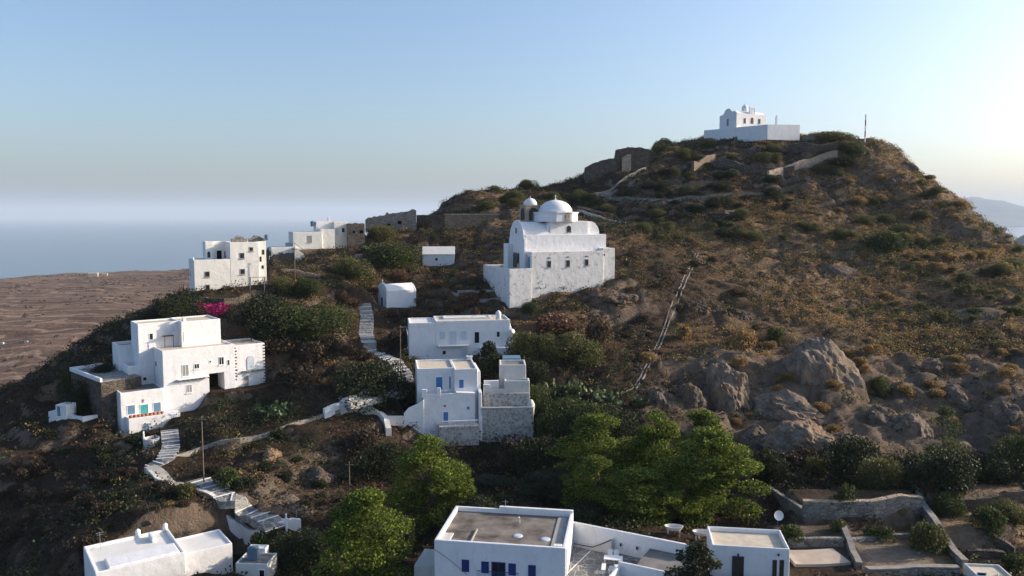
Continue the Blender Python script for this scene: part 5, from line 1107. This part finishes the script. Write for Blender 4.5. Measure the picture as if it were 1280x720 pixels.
SP = [
('dark_bush','dark rounded bush left of the tall house',228,400,52,34,'dark'),('bougainvillea','magenta bougainvillea in bloom behind the stepped house',263,398,38,24,'magenta'),
('dark_bush','low dark bush behind the left corner of the stepped house',198,402,40,20,'dark'),('garden_bush','broad dark bush above the archway of the stepped house',330,415,66,48,'dark'),
('garden_bush','wide mid-green bush below the garden wall',372,418,86,42,'green'),('garden_bush','green bush at the right end of the wide garden bush',412,402,48,26,'olive'),
('garden_bush','rounded green bush under the wooden ridge pole',384,368,26,24,'green'),('garden_bush','small green bush left of the wooden ridge pole',354,366,24,24,'olive'),
('garden_bush','olive bush on the terrace left of the big dark bush',440,348,44,30,'olive'),('garden_bush','big dark green bush left of the flat white hut',492,334,52,34,'green'),
('agave','bluish agave clump below the stone shed',458,314,22,13,'cactus'),('garden_bush','olive bush in front of the grey ruin',478,296,36,16,'olive'),('garden_bush','bush on the ridge right of the grey ruin',533,268,22,14,'ochre'),
('olive_bush','olive bush at the right corner of the pale-shuttered house, first in the row',654,448,32,38,'olive'),('olive_bush','olive bush second in the row right of the pale-shuttered house',684,450,32,38,'olive'),('olive_bush','wide olive bush at the right end of the row',719,452,56,38,'olive'),
('prickly_pear','large prickly pear clump below the row of olive bushes',712,500,58,50,'cactus'),('prickly_pear','prickly pear clump beside the foot of the stone channel',758,508,52,46,'cactus'),('prickly_pear','tall prickly pear right of the peeling terraces',685,505,36,42,'cactus'),
('prickly_pear','small lone prickly pear at the end of the stone channel',800,508,24,24,'cactus'),('prickly_pear','small lone prickly pear above the broad dark pine',692,552,20,22,'cactus'),
('prickly_pear','prickly pear clump on the slope right of the stepped house',350,522,56,36,'cactus'),('prickly_pear','smaller prickly pear left of the slope clump',322,520,34,26,'cactus'),
('garden_bush','dark green bush hugging the peeling terraces',664,478,32,34,'dark'),('garden_bush','dense green bush between prickly pears and pines',705,540,66,44,'green'),('garden_bush','dark bush under the prickly pear clumps',745,535,60,36,'dark'),
('flowering_shrub','round yellow-green shrub in front of the blue door',544,540,28,26,'green'),('dark_bush','dark bush against the sloping buttress of the blue-door house',508,512,40,44,'dark'),
('dark_bush','large low dark bush left of the wooden pole and stepped path',462,494,84,46,'dark'),
('dark_bush','dark tall bush at the foot of the cliff, leftmost of the cluster',1062,603,62,62,'dark'),('olive_bush','dusty olive bush in front of the cliff cluster',1100,612,48,48,'olive'),('dark_bush','dark bush in the middle of the cliff cluster',1135,602,60,40,'dark'),
('dark_bush','big dark bush below the pale bare trunk',1180,606,70,52,'dark'),('dark_bush','dark bush in the cliff cluster above the reddish plot',1240,600,56,38,'dark'),('garden_bush','green bush at the right edge under the cliff',1272,596,50,60,'green'),
('garden_bush','yellow-green bush at the left of the upper garden plot',1054,634,30,32,'green'),('garden_bush','small green bush under the cliff left of the cluster',1020,596,26,28,'olive'),('garden_bush','green bush on the ochre terrace',1098,673,30,18,'green'),
('garden_bush','bushy green shrub right of the diagonal terrace wall',1178,640,46,32,'green'),('garden_bush','bright green round shrub on the reddish plot',1235,664,36,36,'green'),('garden_bush','green shrub at the right edge of the reddish plot',1264,650,44,26,'olive'),
('garden_bush','small bush against the grey terrace wall',1048,664,18,18,'olive'),('dry_bush','brown-olive bush spilling over the diagonal terrace wall',1160,688,38,42,'olive'),('garden_bush','low bush beside the satellite dish post',990,672,28,18,'green'),
('garden_bush','bright green bush in the bottom right corner',1270,716,32,26,'green'),('garden_bush','reddish bush at the top of the diagonal terrace wall',1158,617,22,16,'reddish'),('dry_bush','dusty bush above the upper garden plot wall',1145,600,32,26,'olive'),
('garden_bush','bright green shrub by the curved white wall',334,690,34,34,'green'),('dark_bush','dark bush between curved wall and round pine',380,708,66,50,'dark'),('dark_bush','dark bush below the white cross',360,690,36,28,'dark'),
('garden_bush','small green bush at the start of the lower stepped path',232,620,26,18,'olive'),('garden_bush','green bush left of the lower stepped path',285,606,30,24,'green'),
('hilltop_bush','green bush on the summit left of the mast',1066,192,28,16,'green'),('hilltop_bush','wide green bush on the skyline left of the mast',1040,174,44,10,'olive'),('hilltop_bush','low dark bush under the summit bushes',1050,206,32,11,'dark'),
('hilltop_bush','large dark green bush on the bright right slope',1102,310,40,24,'green'),('hilltop_bush','dark bush right of the large slope bush',1126,304,22,16,'olive'),('cliff_bush','yellow-green bush on the ledge above the cliff',968,428,18,22,'green'),
('cliff_bush','ochre bush above the left cliff rocks',926,432,36,24,'ochre'),('cliff_bush','ochre bush under the channel junction',856,425,18,22,'ochre'),('cliff_bush','small ochre bush beside the stone channel',808,452,22,14,'ochre'),('cliff_bush','small green bush in a cleft of the cliff rocks',1100,490,24,22,'green'),
('garden_bush','olive bush at the foot of the church corner wall',662,388,20,12,'green'),('dry_bush','reddish dry bush right of the pale-shuttered house',700,415,60,26,'reddish'),('dry_bush','tan dry bush above the row of olive bushes',752,425,36,30,'dry'),
('dark_bush','dark bush in the shaded hollow left of the flat-roof house',600,655,60,34,'dark'),('dark_bush','dark bush behind the patio wall',735,652,60,26,'dark'),('dark_bush','dark bush at the foot of the pine group',830,652,60,26,'dark'),
('dark_bush','dark undergrowth bush between the two left pines',495,690,54,50,'dark'),('dark_bush','dark bush right of the largest bright pine',962,600,40,44,'dark'),('dark_bush','shaded bush at the foot of the cliff',1000,585,50,26,'brown'),
('dark_bush','dark bush on the terrace left of the stepped house',128,468,26,14,'dark'),('dark_bush','dark bush on the slope below the tiny shed',100,512,40,26,'dark'),('dark_bush','dark bush growing in front of the reddish side terrace wall',108,508,38,40,'dark'),('dark_bush','second dark bush crowding the side terrace wall corner',90,488,26,30,'green'),
('dark_bush','dark hedge-like bush on the slope left of the magenta bougainvillea',240,420,50,30,'dark'),('dark_bush','brown scrubby bush above the quoined wing of the stepped house',345,440,44,28,'brown'),('garden_bush','olive bush on the slope right of the quoined wing',368,482,40,26,'brown'),('garden_bush','green bush below the wide garden bush',395,450,44,26,'brown'),
('dark_bush','dark bush on the steep bank under the kerb wall',450,560,50,28,'brown'),('dark_bush','dark bush on the bank left of the small flowering shrub',478,590,56,40,'dark'),('dark_bush','dark bush under the peeling terraces',640,580,60,36,'brown'),('dark_bush','shaded bush left of the broad dark pine',672,600,60,60,'dark'),
('garden_bush','tall green bush above the broad dark pine',735,560,50,60,'green'),('dark_bush','dark bush at the right side of the prickly pears',775,545,46,34,'dark'),('garden_bush','green bush left of the largest prickly pear',668,520,36,46,'green'),
]
for q in SP: bush(*q, cat='cactus' if q[6] == 'cactus' and q[0] == 'prickly_pear' else ('agave' if q[0] == 'agave' else 'bush'))
# individual scrub bushes zone by zone
Z = [
('low olive scrub bush on the bright right-hand slope of the hill','olive scrub bushes on the right-hand slope',(1090,215,1275,400),46,'olive',(9,20)),
('dry ochre tussock on the bright right-hand slope of the hill','ochre tussocks on the right-hand slope',(1000,215,1275,470),46,'ochre',(8,18)),
('dark green scrub bush on the shaded upper hill below the castle','dark scrub on the upper hill',(740,215,985,300),38,'dark',(9,22)),
('olive scrub bush along the crest band under the upper hill','scrub along the crest band',(800,270,1200,305),26,'olive',(9,20)),
('reddish dry bush on the slope between ridge houses and church','reddish bushes on the middle slope',(420,335,640,400),26,'reddish',(9,22)),
('brown dry bush on the slope around the stepped path','brown bushes by the stepped path',(370,400,500,520),30,'brown',(10,26)),
('brown scrub bush on the dark slope below the stepped house','brown scrub on the lower left slope',(10,560,270,700),34,'brown',(12,30)),
('dark green scrub bush on the dark slope left of the lower path','dark scrub on the lower left slope',(10,540,480,650),30,'dark',(10,26)),
('ochre dry bush among the pale cliff rocks','ochre bushes among the cliff rocks',(870,430,1280,560),34,'ochre',(9,20)),
('olive bush on the skyline of the ridge left of the castle','skyline scrub left of the castle',(540,236,770,268),20,'olive',(10,22)),
('dry brown scrub bush beside the stone channel','brown scrub beside the stone channel',(770,320,960,470),26,'dry',(7,15)),
('olive scrub bush among the castle walls near the summit','scrub among the castle walls',(815,182,1060,222),26,'olive',(9,20)),
]
rr = random.Random(5)
for lab, grp, (x0, y0, x1, y1), n, kind, (s0, s1) in Z:
    for k in range(n):
        px, py = rr.uniform(x0, x1), rr.uniform(y0, y1); s = rr.uniform(s0, s1); q = G(px, py)
        if q is None or hgt(q.x, q.y, AMP) < .6: continue
        bush('scrub_bush', lab, px, py, s, s*rr.uniform(.5, .75), kind, group=grp)
# ground cover, one object for each kind of growth
def cover(name, n, kind, w, hh, leaf, per, fpr, ymax=330):
    x = RNG.uniform(X0+5, X1-5, n*7); y = 45+(ymax-45)*RNG.uniform(0, 1, n*7)**.8; z = hgt(x, y)
    yy = y; px = 640+x/y*F; py = 270-(z-CAMZ)/y*F
    keep = (hgt(x, y, CLIFF) < RNG.uniform(.15, 1.3, len(x))) & (px > -60) & (px < 1340) & (py < 760) & (hgt(x, y, AMP) > .55)
    pr = fpr(px, py, x, y); keep &= RNG.uniform(0, 1, len(x)) < pr; idx = np.nonzero(keep)[0][:n]
    x, y, z = x[idx], y[idx], z[idx]; m = len(x); s = RNG.uniform(.5, 1.5, m)**1.3
    C = RNG.normal(size=(m, per, 3)); C /= np.linalg.norm(C, axis=2)[..., None]; C *= RNG.uniform(.5, 1.05, (m, per, 1)); C[..., 2] = np.abs(C[..., 2])
    C = C*(s[:, None, None]*np.array([w/2, w/2, hh])); C += np.stack([x, y, z-.05], -1)[:, None]
    V, Q = leaves(C.reshape(-1, 3), leaf); o = link(name, npmesh(name, V, Q, 'leaf_'+kind)); setp(o, kind='stuff'); print(name, m)
nz = lambda x, y, s, sd: np.clip(fbm(x/s, y/s, oct=3, seed=sd)*1.3+.5, 0, 1)
right = lambda px, py: np.clip((px-820)/150, 0, 1)*np.clip((520-py)/80, 0, 1)
band = lambda px, py: np.exp(-((py-300)/22)**2)*np.clip((px-780)/60, 0, 1)
scree = lambda px, py: 1-.8*np.exp(-((px-900)/90)**2-((py-360)/48)**2)
cover('ochre_scrub', 9000, 'ochre', 2.1, .85, .2, 34, lambda px, py, x, y: (.12+1.1*right(px, py)+.3*band(px, py))*nz(x, y, 9, 1)**1.5*scree(px, py))
cover('olive_scrub', 8000, 'olive', 2.5, 1.05, .2, 40, lambda px, py, x, y: (.25+.55*np.clip((px-1000)/150, 0, 1)+.6*band(px, py))*nz(x, y, 8, 2)**2.2*scree(px, py))
cover('dry_scrub', 12000, 'dry', 1.5, .55, .19, 22, lambda px, py, x, y: (.35+.3*right(px, py))*nz(x, y, 7, 3)*scree(px, py))
cover('brown_brush', 14000, 'brown', 1.9, .75, .2, 26, lambda px, py, x, y: (.75-.45*right(px, py))*nz(x, y, 10, 4)*scree(px, py))
cover('dark_scrub', 9000, 'dark', 2.6, 1.15, .2, 42, lambda px, py, x, y: np.clip(.6-.45*right(px, py)-.2*np.clip((px-900)/200, 0, 1)+.5*np.exp(-((px-880)/110)**2-((py-250)/30)**2), 0, 1)*nz(x, y, 9, 5)**2.2)
cover('reddish_scrub', 4000, 'reddish', 1.7, .6, .19, 24, lambda px, py, x, y: (.2+.9*np.exp(-((px-520)/130)**2-((py-350)/50)**2)+.5*np.exp(-((px-950)/100)**2-((py-315)/20)**2))*nz(x, y, 7, 6)**1.4)
# ---------------------------------------------------------------- rocks
def rock_mesh(seed, sub=5, am=.42, mat='rock_pale'):
    bm_ = bmesh.new(); bmesh.ops.create_icosphere(bm_, subdivisions=sub, radius=1); me = bpy.data.meshes.new('rock'); bm_.to_mesh(me); bm_.free()
    n = len(me.vertices); a = np.empty(n*3, np.float32); me.vertices.foreach_get('co', a); a = a.reshape(-1, 3).astype(float); o = seed*7.7
    d = fbm(a[:, 0]*1.1+o, a[:, 1]*1.1, a[:, 2]*1.1, 4, seed)*am; q = np.floor(fbm(a[:, 0]*1.8+o, a[:, 1]*1.8, a[:, 2]*1.2, 2, seed+3)*4)/4*.12
    cr = -np.clip(.09-np.abs(fbm(a[:, 0]*1.7, a[:, 1]*1.7+o, a[:, 2]*.9, 2, seed+8)), 0, 1)*1.1
    a *= (1+d+q+cr+.025*fbm(a[:, 0]*7, a[:, 1]*7, a[:, 2]*7, 2, seed+9))[:, None]; me.vertices.foreach_set('co', a.astype(np.float32).ravel()); me.materials.append(MATS[mat]); me.update()
    return me
rm = [rock_mesh(s, 5, .2, 'rock_pale' if s == 1 else 'rock') for s in (1, 2, 3, 4)]
RO = [('large smooth pale boulder in the middle of the cliff',1035,480,62,92),('pale upright rock at the left end of the cliff',918,500,44,80),('grey rounded rock face left of the pale upright rock',862,505,46,56),('brown-grey rock face above the dark pine',822,500,44,50),
('broad pale rock slab under the large boulder',978,520,84,50),('sloping pale rock between boulder and slab',1010,560,60,50),('jagged grey rock right of the large boulder',1105,525,60,52),('split pale rock with reddish face in the cliff',1150,545,56,62),
('grey jagged outcrop high on the right cliff',1205,505,60,46),('dark outcrop at the right edge of the cliff',1262,520,56,56),('brown outcrop on the bluff above the right cliff',1160,462,70,30),('long low outcrop on the right slope',1230,400,80,18),
('dark rock band on the upper right slope',1150,335,70,26),('rocky knob under the summit bushes',1120,230,30,22),('craggy rock on the right skyline',1140,215,26,28),('bare grey rock beside the church',772,375,52,22),('small grey rocks below the church wall',735,392,40,16),
('rounded grey rock on the slope below the kerb wall',395,605,40,34),('flat grey rock slab above the white cross',352,640,66,26),('pale rock patch under the kerb wall',335,575,26,36),('grey rock on the slope above the lower stepped path',315,618,32,18),
('pale grey rock below the stepped house terrace',148,566,34,26),('white-grey rocks on the terrace below the stone shed',452,322,30,10),('dark rock in the shade under the slab',945,560,60,50),('grey rock at the foot of the cliff',1060,560,60,46),('dark rock above the castle path',905,270,50,16),('rocky bluff left of the long slope crag',1060,345,50,20)]
for i, (lab, px, py, w, h) in enumerate(RO):
    q = G(px, py)
    if q is None: continue
    o = bpy.data.objects.new('rock_outcrop', rm[0 if lab.startswith(('large','pale','broad','sloping','split','white')) else 1+i % 3]); COL.objects.link(o); k_ = .95 if 430 < py < 580 and px > 820 else 1.0; k_ = 1.45 if lab.startswith(('large','pale upright','broad','sloping')) else k_; W = k_*w*q.y/F; Hh = k_*h*q.y/F
    o.location = q+Vector((0, W*.3, -.16*Hh)); o.scale = (W*.55, W*.48, Hh*.55); o.rotation_euler = (R(-14), R((i*37) % 16-8), (i*1.3) % 6.28 if W > Hh*1.6 else (i*1.9) % 6.28); setp(o, lab, 'rock')
def stones(name, n, size, mat, pos):
    """loose stones as one mass"""
    ico = bmesh.new(); bmesh.ops.create_icosphere(ico, subdivisions=1, radius=1); v0 = np.array([v.co for v in ico.verts]); f0 = np.array([[v.index for v in f.verts] for f in ico.faces]); ico.free()
    x, y = pos; m = len(x); z = hgt(x, y); s = size*RNG.uniform(.4, 1.6, m)**1.5; J = v0[None]*(1+RNG.uniform(-.25, .25, (m, len(v0), 1)))*s[:, None, None]*RNG.uniform(.6, 1.2, (m, 1, 3)); V = J+np.stack([x, y, z], -1)[:, None]
    Q = (f0[None]+np.arange(m)[:, None, None]*len(v0)).reshape(-1, 3); o = link(name, npmesh(name, V.reshape(-1, 3), Q, mat)); setp(o, kind='stuff')
n = 6000; x = RNG.uniform(-90, 180, n); y = RNG.uniform(70, 290, n); k = RNG.uniform(0, 1, n) < np.clip(fbm(x/12, y/12, oct=3, seed=77)*1.5+.25, 0, 1); k &= hgt(x, y, AMP) > .6
stones('loose_stones', n, .24, 'rock', (x[k], y[k]))
L = [];
for a, b in (((862,376),(880,386)),((880,386),(910,392)),((910,392),(948,398))):
    A, B = G(*a), G(*b)
    for i in range(60): t = RNG.uniform(); q = A.lerp(B, t); L.append((q.x+RNG.normal()*.5, q.y+RNG.normal()*.8))
for i in range(420): q = (RNG.normal(1000, 45), RNG.normal(355, 28)); g = G(*q); L.append((g.x, g.y)) if g else None
L = np.array(L); stones('scree_stones', len(L), .27, 'rock', (L[:, 0], L[:, 1]))
# small dark bushes dotted on the far plateau
n = 5200; x = RNG.uniform(-1500, 100, n); y = RNG.uniform(330, 1450, n); k = RNG.uniform(0, 1, n) < np.clip(fbm(x/60, y/60, oct=3, seed=5)*1.6+.45, 0, 1); x, y = x[k], y[k]; z = plateau(x, y)
C = RNG.normal(size=(len(x), 14, 3)); C /= np.linalg.norm(C, axis=2)[..., None]; C[..., 2] = np.abs(C[..., 2]); C = C*(RNG.uniform(.5, 1.6, (len(x), 1, 1))*np.array([1.8, 1.8, 1.1]))+np.stack([x, y, z], -1)[:, None]
V, Q = leaves(C.reshape(-1, 3), 1.0); o = link('plateau_scrub', npmesh('plateau_scrub', V, Q, 'leaf_brown')); setp(o, kind='stuff')
